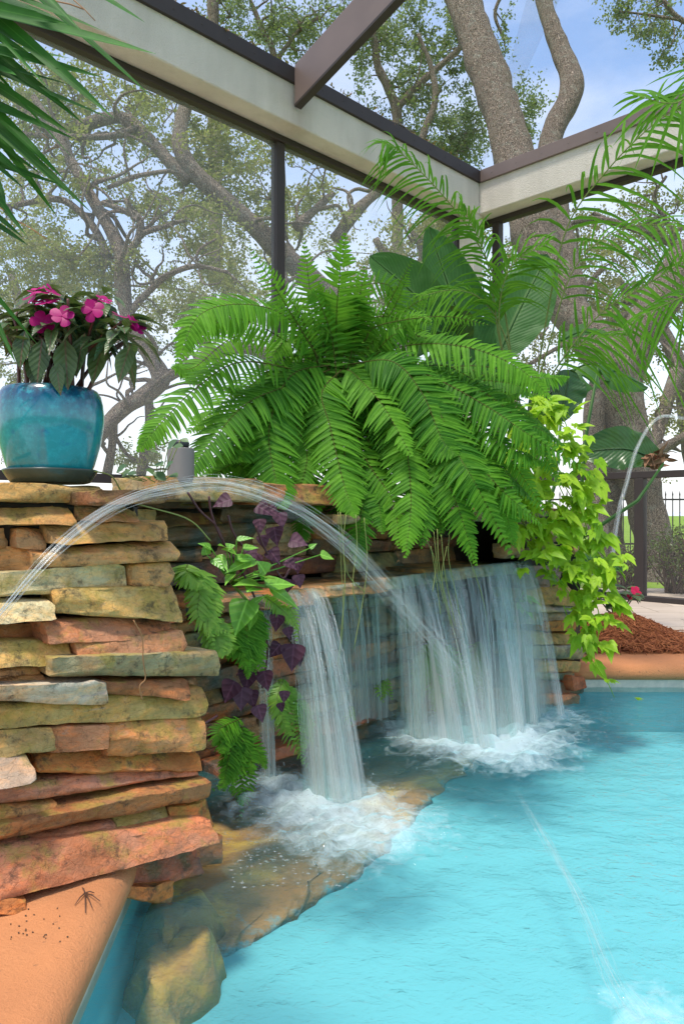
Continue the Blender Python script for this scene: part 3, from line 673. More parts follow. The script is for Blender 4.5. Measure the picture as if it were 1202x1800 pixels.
def path(a, b, s, k=1.9):
    """falling path from lip point a to landing point b, s in 0..1: mostly outward first, then down."""
    h = V((b.x-a.x, b.y-a.y, 0)); q = V((a.x, a.y, a.z))+h*s
    q.z = a.z+(b.z-a.z)*(s**k); return q
def fall(name, lip, land, label, k=1.9, tongues=None, rows_=40, strands=30, seed=1, srad=.0016, group='streams of the waterfall'):
    """a fall made of several tongues of water; each keeps its own stretch of lip, speed and width."""
    rr = random.Random(seed); mb = MB(); N1 = 120
    lp = spline([tuple(p) for p in lip], N1+1); ld = spline([tuple(p) for p in land], N1+1)
    at = lambda c, u: V(c[int(round(min(1, max(0, u))*N1))])
    tg = []
    for ti, (u0, u1, b0, b1, kk, out) in enumerate(tongues):
        cols = 16; vs = []; uv = []; L = N*out
        for j in range(rows_+1):
            s = j/rows_
            for i in range(cols+1):
                f = i/cols; q = path(at(lp, lerp(u0, u1, f)), at(ld, lerp(b0, b1, f))+L, s, k+kk)
                w = noise.noise(V((i*.4, s*1.6, seed*7.1+ti*3)))*.016*s+math.sin(math.pi*f)*.02*s
                vs.append(q+N*w); uv.append((f, s))
        W = cols+1; fs = [(j*W+i, j*W+i+1, (j+1)*W+i+1, (j+1)*W+i) for j in range(rows_) for i in range(cols)]
        mb.add(vs, fs, uv, seed*1.7+ti*5.3)
        mb.add([q-N*(.004+.004*noise.noise(q*9)) for q in vs], [f[::-1] for f in fs], uv, seed*1.7+ti*5.3+20)
    o = mb.build(name, M['fall'], loc=at(lp, .5)); tag(o, label, 'waterfall', group)
    mb = MB()
    for _ in range(strands):
        u0, u1, b0, b1, kk, out = rr.choice(tongues); f = min(1.05, max(-.05, rr.gauss(.5, .33)))
        a = at(lp, lerp(u0, u1, f)); b = at(ld, lerp(b0, b1, f))+N*(out+rr.gauss(0, .012))+V((rr.gauss(0,.012), rr.gauss(0,.012), 0))
        s0 = rr.uniform(0, .45); s1 = min(1, s0+rr.uniform(.25, .8))
        pts = [path(a, b, lerp(s0, s1, q/16), k+kk+rr.uniform(-.1, .1))+N*rr.uniform(.004, .010) for q in range(17)]
        ph = rr.uniform(0, 9); pts = [q+U*(.004*noise.noise(V((ph, i*.35, 0)))) for i, q in enumerate(pts)]
        rad = rr.uniform(.4, 1.5)*srad
        tube(mb, pts, [rad*math.sin(math.pi*(.04+.92*q/16))*(1+.5*noise.noise(V((ph, q*.8, 3)))) for q in range(17)], 5)
    for _ in range(strands*3):      # beads breaking off the strands
        u0, u1, b0, b1, kk, out = rr.choice(tongues); f = rr.gauss(.5, .4); s = rr.uniform(.25, 1)
        q = path(at(lp, lerp(u0, u1, f)), at(ld, lerp(b0, b1, f))+N*(out+rr.gauss(0,.02)), s, k+kk)+N*rr.gauss(.01,.012); z_ = rr.uniform(.0009, .0022)
        mb.add([q+V((c.x*z_, c.y*z_, c.z*z_*2.2)) for c in IC], ICF)
    mb.build('water_strands', M['strand'], o)
    return o
IC = [V((0,0,1)),V((0,0,-1)),V((1,0,0)),V((-1,0,0)),V((0,1,0)),V((0,-1,0))]; ICF = [(0,2,4),(0,4,3),(0,3,5),(0,5,2),(1,4,2),(1,3,4),(1,5,3),(1,2,5)]
zl = .69
def lipz(px, n, z): 
    q = onN(px, 1000, n); return V((q.x, q.y, z))
fall('waterfall', [lipz(496,-2.05,.69), lipz(530,-2.05,.695), lipz(564,-2.05,.69)], [onZ(545,1398,.01), onZ(592,1408,.01), onZ(642,1392,.01)], 'broad silky white fall, the fullest, left of the mossy wall behind', 1.75,
     [(0,.4,0,.42,.1,-.02),(.25,.75,.3,.8,0,.0),(.55,1,.58,1,-.05,.01),(-.05,1.05,-.05,1.05,.05,-.03)], strands=90, seed=1)
fall('waterfall', [lipz(436,-2.09,.68), lipz(452,-2.09,.685), lipz(470,-2.09,.68)], [onZ(456,1366,.01), onZ(472,1370,.01), onZ(490,1364,.01)], 'thin trickle falling past the purple heart shaped leaves', 2.0, [(0,.6,.1,.6,0,0),(.4,1,.6,1,.2,-.02)], strands=16, seed=2)
fall('waterfall', [lipz(570,-2.1,.685), lipz(630,-2.1,.69), lipz(700,-2.1,.69)], [onZ(592,1288,.02), onZ(650,1268,.02), onZ(705,1258,.02)], 'faint lacy dribble over bare dark stones between the two big falls', 2.5, [(.02,.3,.1,.16,0,0),(.38,.5,.4,.45,.1,0),(.56,.74,.6,.66,0,0),(.85,.98,.9,.97,0,.02),(-.05,1.05,-.05,1.05,.2,-.01)], strands=26, seed=3, srad=.0011)
fall('waterfall', [lipz(688,-2.09,.70), lipz(730,-2.09,.705), lipz(790,-2.09,.71)], [onZ(708,1292,.01), onZ(770,1305,.01), onZ(862,1312,.01)], 'middle curtain crossed by the arching jet of water', 1.75, [(.0,.16,.04,.16,0,0),(.22,.34,.24,.32,.2,-.02),(.4,.75,.58,.74,-.1,.02),(.6,1,.72,.98,0,.03),(.1,.5,.2,.5,.3,-.05),(-.05,1.05,-.02,1.05,.1,-.03)], strands=60, seed=4)
fall('waterfall', [lipz(776,-2.04,.722), lipz(860,-2.04,.728), lipz(930,-2.04,.73)], [onZ(822,1300,.01), onZ(905,1288,.01), onZ(984,1252,.01)], 'wide glassy curtain at the end of the ledge beside the chartreuse vine', 1.8, [(.02,.14,.06,.12,.2,-.02),(.2,.36,.2,.3,.1,0),(.4,.62,.42,.56,-.1,.02),(.52,.7,.56,.62,.2,-.02),(.70,.86,.66,.74,.1,0),(.84,1,.9,1,-.1,.02),(.3,.8,.3,.8,.5,-.06),(-.05,1.06,-.05,1.05,.1,-.03),(.4,1.05,.4,1.05,.2,-.05)], strands=80, seed=5)

def jet(name, path_px, label, n=22, r0=.004, spread=(.004, .03), seed=1, trad=.0014):
    rr = random.Random(seed); sp = [P(*q) for q in spline(path_px, 60)]; mb = MB()
    if r0: tube(mb, sp, [r0*(1+.6*i/59) for i in range(60)], 8)
    for _ in range(n):
        a = rr.uniform(0, 6.28); rad = rr.random()**.6; ph = rr.uniform(0, 9); s0 = rr.uniform(-.12, .72); s1 = min(1, s0+rr.uniform(.2, .5)); s0 = max(0, s0)
        pts = []
        for i in range(28):
            s = lerp(s0, s1, i/27); x = s*59; j = min(int(x), 58); q = sp[j].lerp(sp[j+1], x-j)
            w = lerp(spread[0], spread[1], s)*rad
            w *= 1+.5*noise.noise(V((ph, s*9, 1)))
            pts.append(q+V((math.cos(a)*w, math.cos(a+1)*w*.6, math.sin(a)*w)))
        tube(mb, pts, [trad*rr.uniform(.6, 1.2)*math.sin(math.pi*(.04+.92*i/27)) for i in range(28)], 5)
    o = mb.build(name, M['strand'], loc=sp[0]); return tag(o, label, 'water jet', 'water jets')
jet('water_jet', [(-60,1170,1.48),(0,1080,1.55),(100,965,1.66),(200,890,1.79),(300,859,1.93),(400,853,2.08),(513,892,2.30),(600,950,2.49),(675,1028,2.68),(750,1112,2.90),(820,1200,3.17),(876,1268,3.49)],
    'long arching jet crossing in front of the stacked pier and the waterfall', 95, 0, (.007, .048), 3, .0010)
jet('water_jet', [(1205,735,4.6),(1155,735,4.55),(1120,785,4.5),(1100,850,4.45),(1085,910,4.4),(1075,980,4.38),(1068,1060,4.36)], 'slim bent jet of water falling beside the black screen post', 12, .010, (.004, .014), 4, .003)
jet('water_jet', [(905,1385,2.62),(960,1478,2.20),(1010,1570,1.90),(1050,1660,1.68),(1085,1740,1.53),(1130,1800,1.43),(1200,1850,1.36)], 'faint broken jet streaking low over the open pool', 34, 0, (.006, .04), 5, .0011)
# drops thrown up where the water lands
mb = MB(); rr = random.Random(5)
ic = [V((0,0,1)),V((0,0,-1)),V((1,0,0)),V((-1,0,0)),V((0,1,0)),V((0,-1,0))]; icf = [(0,2,4),(0,4,3),(0,3,5),(0,5,2),(1,4,2),(1,3,4),(1,5,3),(1,2,5)]
for _ in range(900):
    c, r_, s = rr.choice(IMP[:10]); x = rr.gauss(c.x, r_*.75); y = rr.gauss(c.y, r_*.75); z = abs(rr.gauss(0, .03))+.012; s_ = rr.uniform(.0012, .0035)
    mb.add([V((x,y,z))+q*s_ for q in ic], icf)
for _ in range(220):
    q = onZ(rr.uniform(395, 640), rr.uniform(1440, 1560), .004); s_ = rr.uniform(.002, .005); e = rr.uniform(1, 2.2)
    mb.add([q+V((k.x*s_*e, k.y*s_, k.z*s_*.5)) for k in ic], icf)
tag(mb.build('water_drops', M['strand']), 'white drops and bubbles where the falls meet the pool', 'water drops', kind='stuff')
# ---------------------------------------------------------------- pool enclosure
def NMc(n, m, z): return NM(n, m, z)
def beam(mb, n0, n1, m0, m1, z0, z1, bev=.008):
    box(mb, NM((n0+n1)/2, (m0+m1)/2, (z0+z1)/2), N*(abs(n1-n0)/2), U*(abs(m1-m0)/2), V((0,0,(z1-z0)/2)), bev)
ZB, ZF, ZT = 4.249, 4.583, 4.715
enc = thing('pool_enclosure', NM(-4.87, 7.0, .122), 'bronze framed screen enclosure with white stucco beams meeting over the waterfall', 'screen enclosure')
mb = MB(); beam(mb, -5.12, -4.77, .3, 6.9, ZB, ZF+.03); bl = mb.build('stucco_beam', M['stucco'], enc, smooth=False)
mb = MB(); beam(mb, -5.12, 3.2, 6.902, 7.22, ZB, ZF+.03); brt = mb.build('stucco_beam', M['stucco'], enc, smooth=False)
mb = MB(); beam(mb, -4.97, -4.78, 6.80, 6.98, .122, ZB+.01); mb.build('stucco_column', M['stucco'], enc, smooth=False)
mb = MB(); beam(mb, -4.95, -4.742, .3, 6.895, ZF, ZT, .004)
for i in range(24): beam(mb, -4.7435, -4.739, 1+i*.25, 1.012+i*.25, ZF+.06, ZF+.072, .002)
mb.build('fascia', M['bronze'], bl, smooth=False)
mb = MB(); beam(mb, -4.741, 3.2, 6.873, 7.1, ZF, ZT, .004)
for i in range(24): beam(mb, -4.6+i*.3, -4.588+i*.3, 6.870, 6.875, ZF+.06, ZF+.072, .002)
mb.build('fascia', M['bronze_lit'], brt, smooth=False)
# head track under each beam, posts, rails, sill
mb = MB(); beam(mb, -5.10, -4.975, .3, 6.9, ZB-.055, ZB-.002, .003); mb.build('head_track', M['bronze'], bl, smooth=False)
mb = MB(); beam(mb, -4.9, 3.2, 7.10, 7.2, ZB-.055, ZB-.002, .003); mb.build('head_track', M['bronze'], brt, smooth=False)
for (n, m) in ((-5.04, 4.25), (-5.04, 1.6), (-5.04, 6.86)):
    mb = MB(); beam(mb, n-.045, n+.045, m-.045, m+.045, .122, ZB-.056, .004); mb.build('frame_post', M['bronze'], enc, smooth=False)
q = P(1125, 1055, 7.24); npost = .7071*(q.x-q.y)
for (n, m, zt) in ((npost, 7.152, 1.298), (-4.7, 7.152, ZB-.056), (npost+2.6, 7.152, ZB-.056)):
    mb = MB(); beam(mb, n-.046, n+.046, m-.046, m+.046, .122, zt, .004); mb.build('frame_post', M['bronze'], enc, smooth=False)
mb = MB(); beam(mb, -5.07, -5.01, .3, 4.2, 1.185, 1.25, .004); beam(mb, -5.07, -5.01, 4.3, 6.8, 1.185, 1.25, .004); mb.build('chair_rail', M['bronze'], enc, smooth=False)
mb = MB()
beam(mb, -4.65, npost+2.55, 7.12, 7.185, 1.30, 1.366, .004)
mb.build('chair_rail', M['bronze'], enc, smooth=False)
mb = MB(); beam(mb, -4.65, npost-.048, 7.1, 7.2, .122, .172, .004); beam(mb, npost+.048, 3.2, 7.1, 7.2, .122, .172, .004); mb.build('sill_track', M['bronze'], enc, smooth=False)
# rafter rising from the beam over the pool
A = NM(-4.74, 4.21, 0); r0 = V((-.4156, 6.374, 0)); mR = .7071*(r0.x+r0.y)
mb = MB()
for (z0, z1, t0) in ((4.404, 4.733, .032),):
    vs = []
    for s, nn in ((0, -4.741), (1, -1.2)):
        k = .32*(nn+4.741)
        for dm in (-t0, t0):
            for z in (z0, z1): vs.append(NM(nn, mR+dm, z+k))
    mb.add(vs, [(0,1,3,2),(4,6,7,5),(0,4,5,1),(2,3,7,6),(0,2,6,4),(1,5,7,3)])
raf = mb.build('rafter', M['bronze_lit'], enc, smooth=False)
mb = MB()      # strip under the rafter, its shade put in as darker bronze
vs = []
for nn in (-4.739, -1.2):
    k = .32*(nn+4.741)
    for dm in (-.036, .036):
        for z in (4.380, 4.402): vs.append(NM(nn, mR+dm, z+k))
mb.add(vs, [(0,1,3,2),(4,6,7,5),(0,4,5,1),(2,3,7,6),(0,2,6,4),(1,5,7,3)]); mb.build('rafter_shaded_underside', M['bronze'], raf, smooth=False)
def panel(name, pts, mat):
    mb = MB(); mb.add(pts, [tuple(range(len(pts)))]); o = mb.build(name, mat, enc, smooth=False); o.visible_shadow = True; return o
for a, b in ((.3, 1.55), (1.65, 4.205), (4.295, 6.81)):
    panel('screen_panel', [NM(-5.04,a,1.25),NM(-5.04,b,1.25),NM(-5.04,b,ZB-.05),NM(-5.04,a,ZB-.05)], M['screen'])
panel('screen_panel', [NM(-4.65,7.15,1.366),NM(npost+2.55,7.15,1.366),NM(npost+2.55,7.15,ZB-.05),NM(-4.65,7.15,ZB-.05)], M['screen2'])
for a, b in ((-4.65, npost-.05), (npost+.05, npost+2.55)):
    panel('screen_panel', [NM(a,7.15,.17),NM(b,7.15,.17),NM(b,7.15,1.299),NM(a,7.15,1.299)], M['screen2'])
k = .32
panel('roof_screen', [NM(-4.8,.3,ZT-.01),NM(-4.8,mR-.035,ZT-.01),NM(-1.2,mR-.035,ZT-.01+k*3.6),NM(-1.2,.3,ZT-.01+k*3.6)], M['screen_roof'])
panel('roof_screen', [NM(-4.8,mR+.035,ZT-.01),NM(-4.8,6.93,ZT-.01),NM(-1.2,3.35,ZT-.01+k*3.6),NM(-1.2,mR+.035,ZT-.01+k*3.6)], M['screen_roof'])
panel('roof_screen', [NM(-4.8,6.935,ZT-.01),NM(3.2,6.935,ZT-.01),NM(3.2,3.35,ZT-.01+k*3.6),NM(-1.2,3.352,ZT-.01+k*3.6)], M['screen_roof'])
# litter lying on the gutter edge
rr = random.Random(11)
def rnd_dir(rr): return V((rr.gauss(0,1), rr.gauss(0,1), rr.gauss(0,1))).normalized()
mb = MB()
for _ in range(420):
    m = rr.uniform(2.2, 6.5)
    leaf(mb, NM(rr.uniform(-4.84,-4.75), m, ZT+.008+abs(rr.gauss(0,.012))), rnd_dir(rr), V((0,0,1))+rnd_dir(rr)*.8, rr.uniform(.03,.06), rr.uniform(.012,.022), OVAL, .2, .3, rr.uniform(-.5,.5))
tag(mb.build('dead_leaves', leafmat('dead_oak_leaf', (.10,.045,.02), (.36,.16,.06), .15, .7)), 'dead oak leaves and bits lying along the bronze gutter edge', 'leaf litter', kind='stuff')
mb = MB(); q0 = NM(-4.77, 5.45, ZT+.02); tube(mb, [q0, q0+U*.12+V((0,0,.012)), q0+U*.24+V((0,0,.0)), q0+U*.36+V((0,0,.03))], [.012,.012,.010,.004], 6, .3, 30)
tag(mb.build('fallen_twig', M['bark'], loc=q0), 'lichen covered twig lying on the gutter near the beam corner', 'twig')
mb = MB()
for i, (dx, a) in enumerate([(0,.3),(.05,-.4)]):
    leaf(mb, NM(-4.76, 4.42+dx, ZT+.01), N*.4+U*a+V((0,0,1)), N, .075, .03, OVAL, .3, .4, 0)
tag(mb.build('dead_leaf', simple('rust_leaf', (.5,.12,.02), .7), loc=NM(-4.76,4.42,ZT)), 'rust orange dead leaves caught on the gutter beside the rafter', 'leaf')

# ---------------------------------------------------------------- trees
def limb(mb, pts, scale=1.0, seg=12, rough=.22, k=None):
    """pts: (px, py, radius_px, D)"""
    sp = spline(pts, k or max(14, len(pts)*7))
    c = [P(a, b, d) for a, b, r, d in sp]; rad = [max(.006, r/F*d)*scale for a, b, r, d in sp]
    tube(mb, c, rad, seg, rough, 3.2)
    return c, rad
def leaves_np(name, centers, per, sig, size, mat, parent, seed, zs=.75):
    g = np.random.default_rng(seed); C_ = np.array([tuple(c) for c in centers]); n = len(C_)*per
    sg = np.repeat(g.uniform(.55, 1.35, len(C_))*sig, per)[:, None]
    # leaves sit along a few short twigs that fan out of every cluster centre
    sub = g.normal(0, 1, (len(C_), 6, 3))*np.array([1,1,zs]); sub /= np.linalg.norm(sub, axis=2)[:, :, None]; sub *= g.uniform(.7, 2.1, (len(C_), 6))[:, :, None]
    pick = g.integers(0, 6, (len(C_), per))
    loc = np.take_along_axis(sub, pick[:, :, None].repeat(3, 2), 1).reshape(-1, 3)*(g.random(n)**.6)[:, None]+g.normal(0, .20, (n, 3))
    pos = np.repeat(C_, per, 0)+loc*sg
    d = g.normal(0, 1, (n, 3)); d[:, 2] -= .2; d /= np.linalg.norm(d, axis=1)[:, None]
    w = g.normal(0, 1, (n, 3)); s = np.cross(d, w); s /= np.linalg.norm(s, axis=1)[:, None]
    nn = np.cross(s, d)
    L = (size*.92*g.uniform(.7, 1.3, n))[:, None]; W = L*.27
    v = np.empty((n, 6, 3))
    v[:, 0] = pos; v[:, 1] = pos+d*L*.3-s*W+nn*W*.3; v[:, 2] = pos+d*L*.3+s*W+nn*W*.3
    v[:, 3] = pos+d*L*.7-s*W*.9+nn*W*.3; v[:, 4] = pos+d*L*.7+s*W*.9+nn*W*.3; v[:, 5] = pos+d*L
    off = np.array(tuple(parent.location)); v -= off
    o = np.arange(n)[:, None]*6
    tri = (np.array([[0,2,1],[1,2,4],[1,4,3],[3,4,5]])[None]+o[:, :, None]).reshape(-1)
    me = bpy.data.meshes.new(name); me.vertices.add(n*6); me.vertices.foreach_set('co', v.ravel())
    me.loops.add(len(tri)); me.loops.foreach_set('vertex_index', tri.astype(np.int32)); nf = len(tri)//3
    me.polygons.add(nf); me.polygons.foreach_set('loop_start', np.arange(0, nf*3, 3, dtype=np.int32))
    me.polygons.foreach_set('loop_total', np.full(nf, 3, np.int32))
    a = me.attributes.new('var', 'FLOAT', 'POINT')
    a.data.foreach_set('value', (np.repeat(g.uniform(-.5, .5, n)*.7+np.repeat(g.uniform(-.35, .35, len(C_)), per), 6)).astype(np.float32))
    me.update(calc_edges=True); me.validate(); me.materials.append(mat)
    ob = bpy.data.objects.new(name, me); col.objects.link(ob); ob.parent = parent; return ob
DENS = 1.2
def tree(name, label, limbs, blobs, base, leafm, per=80, sig=.24, size=.055, seed=1, group=None, twig=True, zs=.75, rough=.22, branchy=.3, bl_=1.0, lsc=.86):
    rr = random.Random(seed); t = thing(name, base, label, 'tree', group); mb = MB(); nodes = []
    for l in limbs:
        c, r = limb(mb, l, rough=rough, scale=lsc); nodes += [(a, b) for a, b in zip(c, r)][::2]
    # smaller crooked branches growing from the limbs
    if branchy:
        for a, ra in list(nodes):
            if rr.random() > branchy or a.z < 1.6: continue
            d = V((rr.gauss(0,1), rr.gauss(0,.8), rr.gauss(.35,.6))).normalized(); L = rr.uniform(.5, 1.5)*bl_; c = [a]; 
            for i in range(7):
                d = (d+V((rr.gauss(0,.42), rr.gauss(0,.42), rr.gauss(.02,.34)))).normalized(); c.append(c[-1]+d*L/7)
            c = [V(q) for q in spline([tuple(q) for q in c], 20)]; r0_ = min(ra*.6, .012+.018*L)
            tube(mb, c, [lerp(r0_, .006, i/19) for i in range(20)], 6); nodes += [(q, r0_*.6) for q in c[5::4]]
    # clusters
    cs = []
    for (px, py, rx, ry, n, D, dd) in blobs:
        n *= DENS
        while n > 0:
            x, y = rr.uniform(-1, 1), rr.uniform(-1, 1)
            if x*x+y*y > 1: continue
            q = P(px+x*rx, py+y*ry, D+rr.uniform(-.3, 1.3)*dd)
            if noise.noise(q*.75+V((seed*3.3,0,0))) < -.12 and rr.random() < .75: n -= .34; continue
            cs.append(q); n -= 1
    if twig and nodes:
        for q in cs:
            best = min(nodes, key=lambda a: (a[0]-q).length+a[1]*0)
            a, ra = best; d = (q-a).length
            if d > 3.2 or d < .15 or rr.random() < .25: continue
            mid = a.lerp(q, .5)+V((rr.gauss(0,.14), rr.gauss(0,.14), rr.gauss(.05,.16)))*d*.8
            m2 = a.lerp(q, .8)+V((rr.gauss(0,.1), rr.gauss(0,.1), rr.gauss(0,.1)))*d*.6
            r_ = min(ra*.5, .010+.016*d)
            tube(mb, [V(p) for p in spline([tuple(a), tuple(mid), tuple(m2), tuple(q)], 12)], [lerp(r_, .004, i/11) for i in range(12)], 5)
            if rr.random() < .5: nodes.append((mid, r_*.7))
    mb.build('trunk', M['bark'], t)
    if cs: leaves_np('crown', cs, int(per*1.35), sig*.85, size, leafm, t, seed, zs)
    return t
# main oak behind the corner
tree('oak_tree', 'thick rough barked live oak with several trunks behind the white beam corner',
 [[(1160,1030,40,9.8),(1148,960,33,9.8),(1132,880,32,9.7),(1112,800,36,9.6),(1096,720,38,9.5),(1078,650,36,9.4),(1030,585,35,9.5),(985,525,36,9.6),(950,450,37,9.8),(928,370,38,10),(890,225,34,10.6),(850,105,32,11.2),(812,0,29,11.8),(780,-90,26,12.3)],
  [(1010,565,24,9.6),(995,470,25,9.9),(975,370,23,10.3),(966,250,20,10.8),(998,180,20,11.1),(1004,140,20,11.3),(985,90,17,11.6),(957,10,14,12),(940,-70,12,12.5)],
  [(1052,990,19,9.6),(1050,900,17,9.6),(1043,800,17,9.6),(1046,715,19,9.5),(1060,660,22,9.45)],
  [(1078,1010,22,10.0),(1072,900,20,10),(1076,800,22,9.9),(1090,720,24,9.7)],
  [(1095,690,24,9.6),(1128,610,24,9.4),(1162,545,25,9.2),(1215,450,24,9.0)],
  [(1080,640,18,9.6),(1112,570,16,9.6),(1150,510,15,9.8),(1200,430,13,10)]],
 [(760,-60,120,60,30,12.5,1),(1000,-60,110,50,26,12.5,1)], onZ(1110,1012,.08), M['oakleaf'], seed=21, rough=.2, branchy=0, lsc=1.0)
# left live oaks
tree('oak_tree', 'big spreading live oak between the turquoise pot and the left post, long curving limbs',
 [[(760,900,34,11.6),(700,690,30,11.4),(620,560,25,11.2),(545,490,22,11),(480,430,20,10.8),(415,368,19,10.6),(350,312,18,10.5),(322,272,17,10.5),(317,225,15,10.6),(330,170,13,10.8),(350,90,10,11)],
  [(332,318,13,10.5),(305,292,13,10.5),(262,245,12,10.6),(228,212,12,10.7),(190,208,12,10.7),(140,222,13,10.8),(90,232,10,10.9),(20,170,8,11.2)],
  [(240,226,7,10.6),(190,240,7,10.5),(120,240,6,10.5),(20,236,6,10.6)],
  [(520,400,10,10.8),(548,374,9,10.9),(585,340,7,11.1)],[(590,420,14,11.2),(625,372,12,11.4),(668,335,9,11.8)],
  [(690,690,18,11.4),(600,650,17,11.0),(500,630,13,10.8),(420,612,11,10.6),(340,640,9,10.4),(270,668,7,10.2)],
  [(480,430,9,10.8),(500,500,7,10.6),(470,540,5,10.6)]],
 [(230,220,240,120,115,10.8,1.2),(440,250,110,60,22,10.8,1),(420,360,90,60,18,10.8,.8),(330,340,70,60,16,10.8,.8),(560,380,70,50,14,11,.8),(60,170,110,90,40,10.8,1)],
 onZ(760,985,.08), M['oakleaf'], per=85, sig=.23, seed=31)
tree('oak_tree', 'forking live oak just behind the turquoise pot with a leaning lichen spotted trunk',
 [[(150,800,18,9.4),(185,752,16,9.4),(222,715,16,9.5),(268,686,17,9.5),(284,664,18,9.5),(268,632,16,9.5),(243,595,15,9.5),(222,545,15,9.5),(216,500,16,9.5),(213,450,15,9.5),(190,395,13,9.6),(150,328,11,9.7),(108,250,9,9.8),(60,170,6,9.9)],
  [(188,450,9,9.6),(172,410,8,9.7),(140,372,7,9.8),(100,350,6,9.8),(20,362,6,9.9)],
  [(220,450,8,9.5),(243,420,8,9.5),(246,385,7,9.5),(222,372,6,9.5),(180,356,5,9.5)],
  [(246,412,6,9.5),(290,398,5,9.5),(330,385,4,9.6)],[(232,545,8,9.5),(262,512,7,9.5),(300,482,6,9.4),(345,468,5,9.3),(400,478,4,9.2)],
  [(190,330,5,9.6),(240,310,5,9.6),(300,300,4,9.6)],[(285,668,11,9.5),(330,646,9,9.5),(395,612,8,9.6),(450,610,6,9.7)],
  [(200,735,9,9.6),(198,780,9,9.7),(188,835,10,9.8)],[(262,700,8,9.8),(262,750,10,9.9),(248,835,11,10)],[(262,690,6,9.6),(240,706,5,9.7),(222,716,4,9.7)],
  [(345,468,3,9.3),(350,440,3,9.3),(380,420,2,9.3)]],
 [(110,400,150,120,70,9.6,1),(290,430,130,90,44,9.6,.9),(50,480,110,70,40,9.6,.9),(340,520,110,60,26,9.6,.8),(310,590,60,40,9,9.6,.6),(60,590,80,50,14,9.6,.6),(250,805,45,22,7,9.9,.4),(180,470,80,50,16,9.6,.6),(370,440,70,40,10,9.6,.6)],
 onZ(190,985,.08), M['oakleaf'], per=80, sig=.19, size=.046, seed=41)
tree('oak_tree', 'hazy far oak massed behind the flower pot at the edge of the screen',
 [[(60,985,16,17),(70,760,12,17),(50,600,10,17),(20,480,8,17)],[(60,650,7,17),(120,560,6,17),(200,500,5,17)]],
 [(60,500,150,90,50,17,1.5),(60,620,90,60,18,17,1),(330,540,140,60,34,17,1.2),(430,490,100,60,22,17,1),(40,760,40,50,8,17,1),(20,380,80,100,22,17,1)],
 onZ(60,975,.08), M['oakleaf2'], per=85, sig=.36, size=.075, seed=51)
tree('oak_tree', 'round olive crowned oak beyond the post, left of the big paddle leaves',
 [[(730,985,18,15),(725,700,16,15),(700,560,13,15),(690,480,9,15),(660,420,7,15)],[(710,560,9,15),(760,480,8,15),(790,420,6,15)],[(700,520,6,15),(740,450,6,15),(720,400,5,15)]],
 [(735,470,85,110,70,15,1.2),(790,520,60,100,34,15,1),(660,500,50,40,10,15,.8),(560,420,50,40,8,15,.8),(790,400,60,50,18,15,1)],
 onZ(730,980,.08), M['oakleaf2'], per=90, sig=.33, size=.07, seed=61)
tree('oak_tree', 'wide grey oak with twisting limbs filling the screen beside the thick trunk',
 [[(1240,960,30,14),(1215,760,22,13.5),(1190,640,16,13),(1150,560,11,13),(1090,500,8,13)],[(1190,650,14,12.5),(1168,720,13,12.4),(1148,782,12,12.3),(1120,815,9,12.3)],
  [(1128,802,11,12.3),(1170,785,10,12.2),(1230,750,9,12)],[(1230,480,9,13),(1180,430,8,13),(1110,400,7,13),(1040,385,6,13),(980,400,4,13)],[(1150,545,8,13),(1080,560,7,13),(1000,600,5,13),(930,640,4,13)],[(1060,470,6,13),(1010,520,6,13),(950,560,5,13)],
  [(1190,420,5,13),(1150,350,4,13),(1170,310,3,13)]],
 [(1080,470,140,90,84,13.2,1.3),(1150,580,90,90,40,13.2,1.2),(990,590,90,90,34,13.2,1.2),(1180,720,40,50,9,12.5,.5),(930,470,60,60,16,13.5,1),(1160,370,70,40,16,13.2,1),(1130,840,30,40,5,12.6,.5),(1050,420,110,40,24,14,1)],
 onZ(1240,960,.08), M['oakleaf2'], per=85, sig=.28, size=.06, seed=71)
# crowns above the roof screen
tree('oak_tree', 'slender forked oak standing above the beam between rafter and thick trunk',
 [[(700,560,12,19),(698,300,11,19),(697,200,10,19),(680,150,9,19),(664,115,8,19),(656,60,7,19),(640,0,5,19)],[(697,190,8,19),(740,145,7,19),(800,92,6,19),(830,60,4,19)],[(735,330,9,18.5),(742,245,8,18.5),(764,180,7,18.5),(758,120,5,18.5),(735,60,4,18.5)]],
 [(690,110,70,80,36,19,1.4),(770,150,70,70,24,19,1.4),(740,40,80,50,24,19,1.4),(700,225,60,40,10,19,1.4),(640,60,50,60,12,19,1.2),(800,60,50,50,14,19,1.2)],
 onZ(700,965,.08), M['skyleaf'], per=80, sig=.36, size=.085, seed=81)
tree('oak_tree', 'dark fine leaved oak top above the gutter, left of the rafter',
 [[(380,500,15,18),(376,60,12,18),(372,-40,10,18)],[(500,420,9,18),(484,120,7,18),(462,55,6,18),(440,0,4,18)],[(484,110,5,18),(520,60,4,18),(560,30,3,18)]],
 [(440,40,110,60,40,18,1.3),(540,50,70,60,26,18,1.3),(600,20,50,40,10,18,1)],
 onZ(420,965,.08), M['skyleaf'], per=80, sig=.33, size=.08, seed=91)
tree('oak_tree', 'mossy drooping oak low behind the beam corner, beside the thick trunk',
 [[(790,560,9,20),(785,330,7,20),(775,250,5,20)],[(785,300,4,20),(820,240,3,20)]],
 [(780,240,75,60,46,20,1.2),(740,280,40,40,14,20,1.2),(830,270,40,50,16,20,1),(915,180,30,40,7,20,1),(935,200,20,40,5,20,.6)],
 onZ(790,960,.08), M['skyleaf'], per=90, sig=.38, size=.085, seed=101, zs=1.3)
